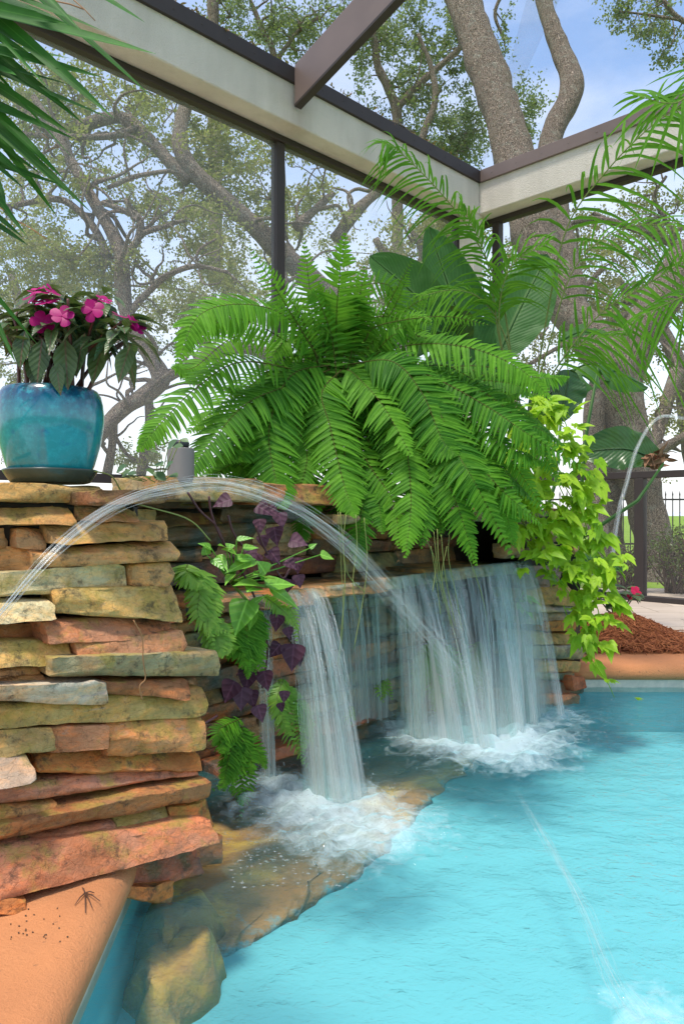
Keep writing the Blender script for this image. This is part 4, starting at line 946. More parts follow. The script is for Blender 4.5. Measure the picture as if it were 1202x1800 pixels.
tree('oak_tree', 'oak branch of small bright leaves reaching over the roof beside the palm fronds',
 [[(1290,120,8,12),(1240,60,6,12),(1190,30,5,12),(1165,0,4,12)],[(1400,960,20,12),(1370,500,16,12),(1290,120,8,12)],[(1195,35,3,12),(1130,25,2.4,12),(1085,20,2,12)],[(900,-40,4,13.5),(870,20,3.5,13.5),(885,70,3,13.5)]],
 [(1125,25,55,45,26,12,.8),(1180,80,40,40,9,12,.6),(885,55,22,45,8,13.5,.6)],
 onZ(1400,985,.08), M['skyleaf'], per=55, sig=.16, size=.055, seed=111, branchy=0)

# ---------------------------------------------------------------- iron fence, shrubs beyond the screen
fence = thing('iron_fence', (2.5, 16.2, .08), 'black wrought iron picket fence across the bright lawn', 'fence')
fz = lambda y: H-(y-900)/F*16.2
mb = MB()
for y in (878, 956): box(mb, V((2.5,16.2,fz(y))), V((8,0,0)), V((0,.015,0)), V((0,0,.019)), .003)
mb.build('rail', M['iron'], fence, smooth=False)
x = 1.5; proto = None
while x < 10.4:
    if proto is None:
        mb = MB(); q = V((2.5, 16.2, 0))
        box(mb, q+V((0,0,(fz(974)+fz(872))/2)), V((.009,0,0)), V((0,.009,0)), V((0,0,(fz(872)-fz(974))/2)))
        tube(mb, [q+V((0,0,fz(873))), q+V((0,0,fz(869))), q+V((0,0,fz(862)))], [.011,.017,.001], 6)
        proto = mb.build('picket', M['iron'], fence, smooth=False); proto.location = (x-2.5, 0, 0)
    else:
        c = proto.copy(); col.objects.link(c); c.location = (x-2.5, 0, 0)
    x += .152
def shrub(px, py_base, D, w, h, label, nleaf=900, seed=1):
    rr = random.Random(seed); b = P(px, py_base, D); t = thing('azalea_shrub', b, label, 'shrub', 'sparse shrubs beyond the screen'); mb = MB(); tips = []
    for _ in range(34):
        a = rr.uniform(0, 6.28); e = rr.uniform(.3, 1)
        p0 = b+V((rr.gauss(0,.06), rr.gauss(0,.06), 0)); p2 = b+V((math.cos(a)*w*e, math.sin(a)*w*e*.7, h*rr.uniform(.5, 1.05)))
        p1 = p0.lerp(p2, .5)+V((rr.gauss(0,.08), rr.gauss(0,.08), .05)); c = [V(q) for q in spline([tuple(p0), tuple(p1), tuple(p2)], 10)]
        tube(mb, c, [lerp(.011, .003, i/9) for i in range(10)], 5); tips += c[4:]
        for _ in range(3):
            s = rr.choice(c[3:]); e2 = s+V((rr.gauss(0,.12), rr.gauss(0,.12), rr.uniform(-.02,.16))); tube(mb, [s, s.lerp(e2,.5)+V((0,0,.015)), e2], [.004,.003,.002], 4); tips += [e2, s.lerp(e2, .6)]
    mb.build('twigs', M['shrubtwig'], t)
    leaves_np('foliage', [rr.choice(tips) for _ in range(nleaf//10)], 10, .055, .034, M['shrubleaf'], t, seed)
shrub(1185, 1042, 7.9, .45, .62, 'twiggy azalea with a thin olive crown just past the sill at the frame edge', 1500, 3)
shrub(1098, 1035, 8.0, .32, .42, 'low yellow green azalea showing between tree trunk and black post', 800, 4)
shrub(1240, 1030, 7.6, .5, .6, 'taller bushy azalea partly cut off by the picture edge', 1000, 6)
# ---------------------------------------------------------------- the big sword fern
CAM = V((0, 0, H))
def toward(p, up=.7, k=.8): return (CAM-p).normalized()*k+V((0,0,1))*up
def fD(px, py, back=0.0):
    r = math.hypot((px-610)/360, (py-640)/330)
    return 3.62+.0007*(px-610)-.62*min(1, r)**.8+back
fern = thing('sword_fern', P(610, 860, 3.6), 'huge bright green sword fern arching over the grotto in the middle of the wall', 'fern')
FR = [ # pixel path, leaflet length (px), leaflet count, extra depth
 ([(592,640),(592,540),(606,412)],47,34,.05),([(560,640),(548,540),(535,428)],36,30,.15),([(600,640),(625,560),(640,470)],40,26,.12),
 ([(560,630),(505,540),(440,436)],28,28,-.05),([(560,640),(530,560),(468,462)],30,26,.0),
 ([(560,620),(500,555),(425,535),(350,555),(312,640)],52,46,.0),([(560,640),(470,580),(400,560),(345,600)],40,34,.1),
 ([(560,660),(430,636),(350,678),(285,742),(243,792)],44,44,.0),([(580,650),(500,680),(430,712),(370,780),(322,848)],52,46,-.05),
 ([(590,640),(512,660),(474,750),(484,840),(502,892)],54,48,-.05),([(600,650),(566,690),(580,750),(604,850),(624,908)],50,50,-.1),
 ([(610,650),(625,660),(672,712),(722,800)],54,44,-.15),([(615,640),(690,636),(742,692),(775,770),(800,800)],56,48,-.1),
 ([(720,660),(760,700),(800,790),(835,850),(900,978)],50,56,-.08),([(620,635),(726,606),(826,612),(912,648),(968,700)],46,46,.05),
 ([(700,640),(771,668),(861,718),(930,765),(1043,836)],44,50,.0),([(600,660),(600,760),(612,830),(620,890)],44,36,.02),
 ([(650,660),(700,740),(716,800),(722,890),(712,978)],46,54,-.05),([(690,680),(760,790),(800,880),(836,992)],44,50,-.02),
 ([(640,600),(666,572),(776,556),(862,572)],18,36,.05),([(640,620),(690,545),(718,480)],26,28,.1),([(640,640),(680,540),(735,440)],13,36,.1),
 ([(620,660),(690,760),(742,860),(742,962)],44,46,-.0),([(600,670),(640,800),(690,880),(702,962)],40,40,.05),
 ([(720,680),(820,790),(880,860),(950,922)],40,42,.02),([(560,670),(520,730),(540,800),(520,884)],44,40,.02),([(580,680),(560,780),(548,850),(560,902)],40,36,.1),
 ([(520,680),(440,720),(420,800),(440,850)],38,34,.12),([(540,680),(470,760),(400,820),(350,842)],36,34,.15),([(640,680),(720,720),(800,830),(860,900)],44,42,.08),
 ([(690,680),(800,720),(890,800),(960,905)],42,44,.1),([(760,660),(850,690),(930,760),(985,850)],38,42,.1),([(560,640),(450,660),(380,720),(330,760)],40,36,.15),
 ([(620,620),(700,590),(760,600),(800,640)],34,28,.12),([(600,600),(650,560),(700,560),(740,580)],34,26,.1),([(590,610),(540,590),(500,600),(470,640)],36,26,.1),
 ([(610,600),(600,560),(560,500)],34,24,.1),([(640,640),(680,640),(720,670),(760,730)],44,30,-.05),([(580,640),(560,650),(520,700),(500,740)],44,28,.05),([(760,700),(830,780),(880,880),(905,960)],40,44,.06),
 ([(600,620),(660,600),(720,540),(760,520)],26,26,.18),([(560,600),(600,520),(680,500),(700,560)],34,26,.2),([(640,700),(660,800),(655,880)],38,32,.1),([(780,760),(770,850),(775,940)],36,34,.1)]
for i, (path_, Lp, n, back) in enumerate(FR):
    mb = MB(); pts = []
    D0 = fD(*path_[0])
    pts = [tuple(P(x, y, fD(x, y, back))) for x, y in path_]
    L0 = Lp/F*3.2*1.08
    ups = path_[-1][1] < 620
    L0 *= 1.05
    frond(mb, pts, int(n*.95), lambda t, L0=L0: L0*min(1, t/.16+.25)*(1-max(0, (t-.45)/.55)**1.7*.93), L0*.155, 78, ref=(lambda p: toward(p, .25, 1.0)) if ups else (lambda p: toward(p, .8, .85)),
          droop=.16, start=.10, jit=.09, rr=.0035, fold=.25, ang_tip=58, gravity=.18, vbase=R.uniform(-.35, .35))
    mb.build('frond', M['fern'], fern)
rr = random.Random(77)
for i in range(54):      # fronds that fill the heart of the plant and hang under the others
    deep = i < 30; a = rr.uniform(-.25, 3.35) if i % 3 else rr.uniform(-.2, 1.3); L = rr.uniform(110, 330)
    x1 = 640+math.cos(a)*L*1.15; y1 = 680+math.sin(a)*L*.92+rr.uniform(0, 50); x0 = 615+rr.uniform(-50, 70); y0 = 680+rr.uniform(-30, 30)
    path_ = [(x0, y0), (lerp(x0, x1, .5), lerp(y0, y1, .45)-rr.uniform(25, 70)), (lerp(x0, x1, .85), lerp(y0, y1, .8)-rr.uniform(0, 25)), (x1, y1)]
    bk = rr.uniform(.12, .3) if deep else rr.uniform(0, .12); L0 = rr.uniform(.075, .12); twist = rr.uniform(-.5, .5)
    mb = MB(); frond(mb, [tuple(P(x, y, fD(x, y, bk))) for x, y in path_], int(20+L*.09), lambda t: L0*min(1, t/.16+.25)*(1-max(0,(t-.45)/.55)**1.7*.93), L0*.16, 76, ref=lambda p: toward(p, .8, .8)+U*twist, droop=.2, start=.1, jit=.13, rr=.003, gravity=.25, vbase=rr.uniform(-.6,.2))
    mb.build('frond', M['fern'], fern)
for i in range(18):      # upright young fronds in the crown
    x1 = 610+rr.uniform(-110, 130); y1 = 560+rr.uniform(-40, 60)
    path_ = [(605+rr.uniform(-30,40), 700), (lerp(610, x1, .5), lerp(700, y1, .6)), (x1, y1), (x1+(x1-610)*.35, y1+rr.uniform(-15, 40))]
    L0 = rr.uniform(.06, .10); mb = MB(); frond(mb, [tuple(P(x, y, fD(x, y, rr.uniform(.0, .12)))) for x, y in path_], 26, lambda t: L0*min(1, t/.16+.25)*(1-max(0,(t-.45)/.55)**1.7*.93), L0*.17, 74, ref=lambda p: toward(p, .5, .9), droop=.2, start=.1, jit=.13, rr=.003, gravity=.2, vbase=rr.uniform(-.2,.5))
    mb.build('frond', M['fern'], fern)
mb = MB()                # a few withered fronds
for (x1, y1) in ((560,905),(700,985),(800,905)):
    frond(mb, [tuple(P(x, y, fD(x, y, .18))) for x, y in ((620,700),(lerp(620,x1,.6),760),(x1,y1))], 18, lambda t: .05*(1-t*.8), .010, 60, ref=lambda p: toward(p, .5, .8), droop=.6, start=.2, jit=.3, rr=.002, gravity=.6)
    mb.build('withered_frond', M['dry'], fern); mb = MB()

# ---------------------------------------------------------------- pot, saucer, impatiens
pc = P(90, 848, 2.03); pc.z = 1.052
ks = 2.03/F
so = thing('saucer', pc, 'dark green glazed saucer under the turquoise pot', 'plant saucer')
def lathe(mb, prof, c, seg=72, wob=0.0):
    vs = []; fs = []; m = len(prof)
    for i in range(seg):
        a = 2*math.pi*i/seg
        for r_, z in prof:
            w = 1+wob*noise.noise(V((math.cos(a)*1.5, math.sin(a)*1.5, z*6)))
            vs.append(c+V((math.cos(a)*r_*w, math.sin(a)*r_*w, z)))
    for i in range(seg):
        for j in range(m-1): fs.append((i*m+j, ((i+1)%seg)*m+j, ((i+1)%seg)*m+j+1, i*m+j+1))
    mb.add(vs, fs)
mb = MB(); lathe(mb, [(q*ks, z*ks) for q, z in ((0,0),(58,0),(66,2),(74,14),(79,22),(79,24),(76,25),(66,20),(62,8),(0,7))], pc, wob=.006); mb.build('dish', M['saucer'], so)
pb = pc+V((0, 0, 8*ks))
pot = thing('flower_pot', pb, 'round turquoise glazed ceramic pot standing on the stacked stone pier', 'flower pot')
prof = [(0,0),(58,0),(66,6),(74,26),(84,62),(89,95),(89.5,115),(88,132),(84,147),(79,155),(76,157),(72,156),(71,150),(74,135),(72,128),(0,128)]
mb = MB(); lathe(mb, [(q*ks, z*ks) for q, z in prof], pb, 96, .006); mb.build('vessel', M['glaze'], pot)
mb = MB(); vs = [pb+V((0,0,133*ks))]; fs = []
for j in range(1, 7):
    for i in range(36): a = 2*math.pi*i/36; q = V((math.cos(a), math.sin(a), 0))*(72*ks*j/6); vs.append(pb+q+V((0,0,133*ks+noise.noise((pb+q)*40)*.006)))
fs = [(0, 1+i, 1+(i+1)%36) for i in range(36)]+[(1+(j-1)*36+i, 1+j*36+i, 1+j*36+(i+1)%36, 1+(j-1)*36+(i+1)%36) for j in range(1,6) for i in range(36)]
mb.add(vs, fs); mb.build('soil', M['soil'], pot)

imp = thing('impatiens', pb+V((0,0,133*ks)), 'flowering impatiens with magenta blooms growing in the turquoise pot', 'flowering plant')
sm = MB(); lm = MB(); rr = random.Random(9)
def ID(px, py): return 2.03+rr.uniform(-.13, .06)
heads = [(25,560),(60,530),(95,545),(70,590),(110,575),(135,555),(150,530),(120,525),(165,560),(185,545),(195,580),(215,565),(235,590),(170,595),(140,590),(50,575),(90,515),(10,590),(225,598),(180,520),(30,545),(110,598)]
for (x, y) in heads:
    tip = P(x, y, ID(x, y)); root = pb+V((rr.uniform(-.07,.07), rr.uniform(-.06,.05), 130*ks)); root.x += (tip.x-pb.x)*.25
    mid = root.lerp(tip, .55)+V(((tip.x-root.x)*-.10, 0, .015))
    tube(sm, [V(p) for p in spline([tuple(root), tuple(mid), tuple(tip)], 14)], [lerp(.0062, .0035, i/13) for i in range(14)], 7, .12, 90)
    for w in range(3 if y < 570 else 1):
        for q in range(rr.choice((4, 5, 5))):
            a = rr.uniform(0, 6.28); el = rr.uniform(-.30, .6)-.22*w
            d = V((math.cos(a)*math.cos(el), math.sin(a)*math.cos(el), math.sin(el)))
            b = tip-V((0,0,.022*w))+d*.012
            leaf(lm, b, d, V((0,0,1))+d*.3, rr.uniform(.065, .105), rr.uniform(.028, .040), [(0,.02),(.08,.25),(.25,.8),(.42,1),(.62,.85),(.8,.48),(.92,.18),(1,.01)], rr.uniform(.15,.5), .3, rr.uniform(-.5,.5), curl=(0,0,-rr.uniform(0,.35)))
for (x, y, L) in [(60,660,75),(75,640,80),(115,640,90),(185,640,85),(230,650,70),(150,630,80),(100,680,60),(45,625,70)]:
    b = P(x, y-45, 1.95+rr.uniform(-.06,.04)); leaf(lm, b, V((rr.uniform(-.3,.3), -.25, -1)), V((rr.uniform(-.3,.3),-1,.3)), L*ks, L*ks*.45, [(0,.02),(.08,.25),(.25,.8),(.42,1),(.62,.85),(.8,.48),(.92,.18),(1,.01)], .1, .3, rr.uniform(-.5,.5))
sm.build('stems', M['impstem'], imp); lm.build('leaves', M['impatiens'], imp)
PET = [(0,.1),(.2,.55),(.5,1),(.8,1.02),(.95,.6),(1,.2)]
def flower(c, face, s, parent, mat, k=5):
    mb = MB(); face = V(face).normalized(); a0 = face.orthogonal().normalized(); b0 = face.cross(a0); off = rr.uniform(0, 6.28)
    for i in range(k):
        a = off+i*2*math.pi/k; d = a0*math.cos(a)+b0*math.sin(a)+face*rr.uniform(.05,.3)
        leaf(mb, c+face*.002*(i%2), d, face, s*rr.uniform(.45,.55), s*.40, PET, rr.uniform(-.1,.3), -.15, rr.uniform(-.5,.5))
    return mb.build('flower', mat, parent)
for (x, y, f, s) in [(75,567,(.2,-1,.3),34),(110,556,(.1,-1,.5),31),(82,530,(-.1,-.5,1),36),(62,518,(-.6,-.6,.8),34),(68,512,(0,-.4,.8),26),(163,545,(.1,-1,.3),30),(165,533,(.3,-.6,.7),20),(184,528,(.4,-.4,.8),22),(212,556,(.3,-.2,1),24),(240,574,(.7,-.5,.6),28),(235,566,(.9,-.2,.4),22),(92,512,(.5,-.2,.6),22)]:
    flower(P(x, y, 1.88+rr.uniform(-.03,.04)), f, s*ks*1.25, imp, M['petal'])

# ---------------------------------------------------------------- fan of long palm leaflets, upper corner
palm = thing('palm', P(-240, 420, 1.5), 'palm with long stiff dark leaflets reaching in over the pot from the picture edge', 'palm')
LF = [(0,30,670,275,110),(0,140,1100,380,80),(150,20,720,215,60),(340,0,570,215,40),(720,0,1025,160,75),(0,160,805,835,70),(560,250,1080,690,58),(0,350,500,410,50),(0,390,725,545,66),(0,410,600,880,58),(0,550,780,835,58),(0,640,510,945,60),(0,750,260,845,45),(0,560,520,1120,16),(0,840,460,1270,60),(0,930,650,1500,58),(0,980,410,1530,56),(0,1180,430,1300,46),(0,1110,220,1280,46),(0,1200,175,1330,40),(0,1350,45,1450,40),(0,1430,190,1660,46),(0,1550,165,1670,38),(0,1610,210,1730,46),(110,390,370,650,22),(0,280,210,375,56),(0,505,120,530,40),(0,20,380,110,70),(0,90,480,170,70),(0,230,330,420,50),(0,2120,265,2420,30),(0,2330,116,2560,26),(0,880,300,1060,30),(120,60,520,230,50),(0,1030,300,1230,34)]
for _ in range(5):
    y_ = R.uniform(0, 1500); L_ = R.uniform(300, 650); an = R.uniform(.15, .75); LF.append((0, y_, L_*math.cos(an), y_+L_*math.sin(an), R.uniform(35, 65)))
mids = [((-180,-60),1.25),((-190,250),1.38)]
PF = [[],[]]
for l in LF: PF[0 if l[1] < 600 else 1].append(l)
for fi, ls in enumerate(PF):
    D = (1.22, 1.36)[fi]; mb = MB()
    rach = [P(-330+60*fi, 620, 1.6), P(-230, 250+100*fi, D+.08), P(-170, -60+140*fi, D), P(-120, -260+150*fi, D-.05)] if fi == 0 else [P(-330, 760, 1.6), P(-220, 520, D+.05), P(-150, 300, D), P(-120, 150, D-.05)]
    rp = [V(p) for p in spline([tuple(p) for p in rach], 30)]; tube(mb, rp, [lerp(.012, .005, i/29) for i in range(30)], 7, var=9.0)
    for (x0, y0, x1, y1, w) in ls:
        x0, y0, x1, y1, w = x0/4, y0/4, x1/4, y1/4, w/4
        dx, dy = x1-x0, y1-y0; L = math.hypot(dx, dy); k = (x0+150)/max(dx, 12) if dx > 30 else 1.0
        k = min(k, 2.2); bx, by = x0-dx*k, y0-dy*k-12
        dd = rr.uniform(-.09, .07); b = P(bx, by, D+dd+.05); tp = P(x1, y1, D+dd-rr.uniform(0, .1))
        d = tp-b; nrm = V((-.2+rr.uniform(-.5,.5), -.9, .6+rr.uniform(-.4,.5)))
        leaf(mb, b, d, nrm, d.length, w*1.28/F*D, [(0,.25),(.15,.7),(.4,1),(.6,1),(.78,.75),(.9,.4),(1,.01)], .0, .35, rr.uniform(-.5,.5))
    mb.build('frond', M['palm'], palm)
mb = MB()
for (x0, y0, x1, y1, w) in [(520,0,670,145,4),(400,10,590,65,4),(100,1540,330,1680,4),(420,1040,330,1060,2)]:
    mb = MB(); tube(mb, [P(x0/4-30, y0/4-25, 1.25), P(x0/4, y0/4, 1.25), P((x0+x1)/8, (y0+y1)/8-2, 1.23), P(x1/4, y1/4, 1.22)], [w*.0003]*4, 4); mb.build('dry_strand', M['dry'], palm)

# ---------------------------------------------------------------- feather palm by the column
fp = thing('feather_palm', P(900, 1000, 4.4), 'airy feather palm with thin arching green fronds in front of the white beam', 'palm')
def pfrond(px, D, Lpx, n, ang=62, grav=.35, w=.013, up=.5, start=.05, tip=35):
    mb = MB(); k = len(px); pts = [tuple(P(x, y, lerp(D[0], D[1], i/(k-1)))) for i, (x, y) in enumerate(px)]
    Lm = Lpx/F*(D[0]+D[1])/2; n = int(n*1.25); grav *= .72
    frond(mb, pts, n, lambda t: Lm*min(1, t/.2+.55)*(1-max(0,(t-.55)/.45)**2*.65), w, ang, ref=lambda p: toward(p, up, .7), droop=.12, shape=STRAP, start=start, jit=.22, rr=.006, fold=.3, ang_tip=tip, gravity=grav)
    mb.build('frond', M['palm2'], fp)
pfrond([(935,720),(960,560),(996,400),(1066,300),(1146,220),(1215,178),(1290,150)], (4.3,3.4), 150, 23, 58, .9, .017, start=.3)
pfrond([(900,640),(880,520),(830,412),(766,330),(701,266),(672,250)], (4.4,3.9), 95, 28, 62, 1.0, .013, start=.35)
pfrond([(925,740),(975,650),(1050,556),(1120,510),(1215,455),(1300,430)], (4.2,3.3), 155, 21, 58, 1.1, .016, start=.22)
pfrond([(905,700),(878,600),(868,530),(850,440),(815,370)], (4.35,4.1), 115, 20, 50, .9, .014, start=.35)
pfrond([(910,700),(880,600),(880,520),(905,460),(960,430)], (4.35,4.0), 115, 18, 50, .9, .014, start=.4)
pfrond([(915,720),(890,600),(850,530),(800,510),(740,520)], (4.35,4.1), 95, 20, 55, 1.0, .010, start=.4)
pfrond([(925,740),(960,620),(1010,470),(1100,400),(1215,400)], (4.2,3.5), 105, 16, 55, 1.0, .012, start=.4)
pfrond([(1330,60),(1240,130),(1190,180),(1120,170)], (3.2,3.3), 125, 15, 60, .6, .016)
pfrond([(930,740),(990,640),(1030,600),(1090,590)], (4.25,4.0), 110, 14, 55, 1.2, .012, start=.35)
pfrond([(1300,470),(1240,505),(1180,530),(1120,560)], (3.3,3.5), 95, 13, 60, 1.1, .012)
mb = MB(); cane_m = simple('palm_cane', (.16,.15,.06), .5)
for (a, b, c) in (((905,930),(915,820),(905,700)),((935,930),(945,800),(925,740)),((890,900),(900,800),(910,720))):
    tube(mb, [P(*a, 4.4), P(*b, 4.4), P(*c, 4.35)], [.02,.017,.012], 8); mb.build('cane', cane_m, fp); mb = MB()

# ---------------------------------------------------------------- bird of paradise: each blade a leaf
bop = thing('bird_of_paradise', P(820, 960, 4.7), 'bird of paradise with broad paddle leaves, some torn, behind the fern', 'plant')
def blade(a, m, b, D, wpx, nrm=(0,-1,.3), shape=None, mat='bop', fold=.18, notch=None, wav=.012):
    mb = MB(); sp = [V(p) for p in spline([tuple(P(*a, D[0])), tuple(P(*m, (D[0]+D[1])/2)), tuple(P(*b, D[1]))], 41)]
    W = wpx/F*(D[0]+D[1])/2/2; vs = []; uv = []; fs = []; NN = V(nrm).normalized()
    shape = shape or (lambda t: (math.sin(math.pi*min(1, t*.5+.02)**.75) if t < .5 else math.cos((t-.5)*math.pi)**.6*.98+.02))
    C = 6
    for i in range(41):
        t = i/40; T = (sp[min(i+1,40)]-sp[max(i-1,0)]).normalized(); S = T.cross(NN).normalized(); n2 = S.cross(T)
        for j in range(-C, C+1):
            f = j/C; w = W*shape(t)*abs(f)
            if notch:
                for (sd, t0, dt, dep) in notch:
                    if sd*f > 0 and abs(t-t0) < dt: w *= 1-dep*(1-abs(t-t0)/dt)*abs(f)
            p = sp[i]+S*math.copysign(w, f)+n2*(fold*w*(.6+.6*abs(f)))+n2*wav*noise.noise(V((t*9, f*2.5, wpx)))*abs(f)*2
            vs.append(p); uv.append((.5+f*.5, t))
    m_ = 2*C+1; fs = [(i*m_+j, i*m_+j+1, (i+1)*m_+j+1, (i+1)*m_+j) for i in range(40) for j in range(2*C)]
    mb.add(vs, fs, uv, R.uniform(-.4,.4)); tube(mb, [q+NN*.004 for q in sp], [lerp(.009,.002,i/40) for i in range(41)], 6, var=-.5)
    return mb.build('leaf', M[mat], bop)
blade((850,745),(815,590),(752,398), (4.9,4.7), 118, (.25,-1,.15), notch=[(1,.55,.02,.5)])
blade((795,600),(730,520),(650,450), (4.5,4.4), 92, (-.5,-.75,.55), notch=[(-1,.12,.05,.9),(1,.1,.05,.9)], fold=.3)
blade((812,640),(780,600),(742,545), (4.6,4.55), 128, (-.5,-.75,.45), notch=[(-1,.5,.06,.7)], fold=.25, mat='bop_dark')
blade((868,640),(905,560),(962,448), (4.9,5.0), 118, (-.2,-1,.2))
blade((850,590),(835,600),(850,560), (5.0,5.0), 60, (0,-1,.1))
blade((955,740),(1010,650),(1085,640), (5.2,5.3), 95, (-.1,-.5,.85), notch=[(1,.5,.05,.8),(1,.75,.05,.9),(-1,.6,.05,.5)], fold=-.5)
blade((1052,640),(1085,655),(1138,682), (5.3,5.2), 62, (.1,-.7,.7), notch=[(1,.3,.08,.8)], fold=-.4)
blade((985,600),(1020,585),(1070,590), (5.5,5.5), 50, (0,-.5,.8))
blade((1165,815),(1100,790),(1016,795), (5.0,5.1), 82, (.05,-1,.25), mat='bop_dark')
blade((985,740),(995,690),(1000,650), (5.0,5.1), 70, (.2,-1,.1), mat='bop_dark')
blade((935,760),(960,700),(1000,668), (5.1,5.2), 60, (-.3,-.8,.5), mat='bop_dark')
blade((840,730),(860,660),(800,640), (4.9,4.9), 60, (-.2,-.8,.5))
blade((880,740),(880,690),(830,680), (4.8,4.9), 70, (-.2,-.9,.3))
blade((985,992),(1040,985),(1095,1005), (4.9,4.9), 34, (0,-.6,.8)); blade((1000,968),(1050,955),(1090,945), (5.0,5.0), 30, (0,-.6,.8))
mb = MB()
for a, b, c in (((830,960),(850,860),(850,745)),((815,960),(805,760),(795,600)),((850,960),(865,800),(868,640)),((880,960),(920,850),(955,740)),((1000,960),(1120,880),(1165,815)),((940,960),(975,850),(985,740)),((1010,980),(1030,760),(1052,640))):
    tube(mb, [P(*a,4.8), P(*b,4.85), P(*c,4.9)], [.014,.012,.008], 7); mb.build('stalk', M['bop'], bop); mb = MB()
mb = MB(); q = P(1146, 808, 4.97); rr = random.Random(4)
for i in range(26):      # a curled, withered leaf end
    d = V((rr.gauss(.2,.6), rr.gauss(-.4,.4), rr.gauss(-.1,.7)))
    leaf(mb, q+V((rr.gauss(0,.02), rr.gauss(0,.015), rr.gauss(0,.02))), d, V((rr.gauss(0,1), -.6, rr.gauss(0,1))), rr.uniform(.05,.10), rr.uniform(.04,.07), OVAL, rr.uniform(-.6,1.2), .5, 0)
mb.build('withered_tip', simple('withered_leaf', (.27,.14,.075), .85, 30, .5, .6), bop)
mb = MB(); q = P(1062, 764, 9.62); tube(mb, [q+V((.1,.25,0)), q, q+V((0,-.004,0))], [.12,.125,.12], 20, .05, 4); tag(mb.build('pruned_limb', simple('cut_wood', (.50,.30,.13), .7), loc=q), 'sawn pale limb end showing between the oak trunks', 'branch stub')

# ---------------------------------------------------------------- chartreuse sweet potato vine
vine = thing('sweet_potato_vine', P(930, 760, 3.9), 'bright chartreuse sweet potato vine cascading down the far stone pier', 'vine')
lm = MB(); sm = MB(); rr = random.Random(15)
LOBE = [(-1.95,.42),(-1.0,.62),(0,1.0),(1.0,.62),(1.95,.42)]
def palmate(mb, c, d, nrm, s, var):
    d = V(d).normalized(); nrm = V(nrm).normalized(); S = d.cross(nrm).normalized(); nrm = S.cross(d)
    for a, l in LOBE:
        a2 = a*.62; dd = d*math.cos(a2)+S*math.sin(a2)
        leaf(mb, c+nrm*rr.uniform(0,.0015), dd, nrm, s*l, s*(.42 if abs(a) < .5 else .36), [(0,.25),(.2,.8),(.45,1),(.7,.6),(.9,.18),(1,.01)], .12, .25, var, curl=(0,0,-.12))
def vD(px, py): return lerp(3.85, 3.78, (py-700)/450)-.001*max(0, 960-px)*0+.0004*(px-960)
VS = [[(935,708),(985,730),(1005,790),(1010,860)],[(905,740),(960,770),(990,850),(1040,930)],[(900,790),(940,840),(985,930),(1060,990)],[(890,830),(930,880),(975,960),(1045,1030)],[(920,760),(1000,850),(1040,950),(1082,1000)],
 [(900,860),(950,930),(1000,1010),(1030,1060),(1040,1110)],[(880,850),(920,920),(960,990),(1010,1060),(1045,1160)],[(990,980),(1030,1030),(1052,1080),(1048,1140)],[(960,900),(1000,960),(1050,1010),(1080,1040)],[(880,800),(900,850),(930,900),(960,960)],
 [(990,1065),(1003,1100),(1025,1140)],[(1030,1120),(1038,1160),(1050,1172)],[(950,780),(985,860),(1015,920),(1035,960)],[(940,720),(1000,760),(1020,820),(1030,880)],[(905,920),(925,950),(940,970),(955,978)],[(920,1040),(912,1060),(925,1090)]]
for vi, s in enumerate(VS):
    sp = [P(x, y, vD(x, y)) for x, y in spline(s, 40)]; tube(sm, sp, [.0028]*40, 5)
    dense = vi not in (10, 11, 15); L = sum((sp[i+1]-sp[i]).length for i in range(39)); n = int(L/(.027 if dense else .06))
    for i in range(n):
        q = sp[int(i/n*39.9)]+V((rr.gauss(0,.055), rr.gauss(-.03,.05), rr.gauss(0,.04)))*(1 if dense else .35)
        d = V((rr.uniform(-.7,.9), -.45, rr.uniform(-.9,.25))); nn = V((rr.uniform(-.4,.4), -.75, .75+rr.uniform(-.3,.4)))
        palmate(lm, q, d, nn, rr.uniform(.06,.12), rr.uniform(-.6,.5))
for (x, y, n) in [(985,705,6),(940,700,5)]:
    for i in range(n): palmate(lm, P(x+rr.uniform(-30,40), y+i*9, 3.8), (rr.uniform(-.8,.9),-.3,rr.uniform(-.2,.6)), (0,-.5,1), .10, rr.uniform(0,.5))
sm.build('stems', M['vine'], vine); lm.build('leaves', M['vine'], vine)
mb = MB(); tube(mb, [P(1040,1150,3.75),P(1052,1178,3.74),P(1070,1205,3.75),P(1079,1226,3.76)], [.0028,.0025,.002,.0015], 5)
for (x, y) in ((1062,1195),(1072,1196)): palmate(mb, P(x, y, 3.73), (1,-.2,-.1), (0,-.4,1), .05, 0)
mb.build('runner', M['vine'], vine)
mb = MB(); palmate(mb, onZ(1117,1228,.012), (1,.2,.05), (0,-.2,1), .05, .2); tag(mb.build('floating_leaf', M['vine'], loc=onZ(1117,1228,.012)), 'single yellow green leaf floating on the pool near the far coping', 'leaf')

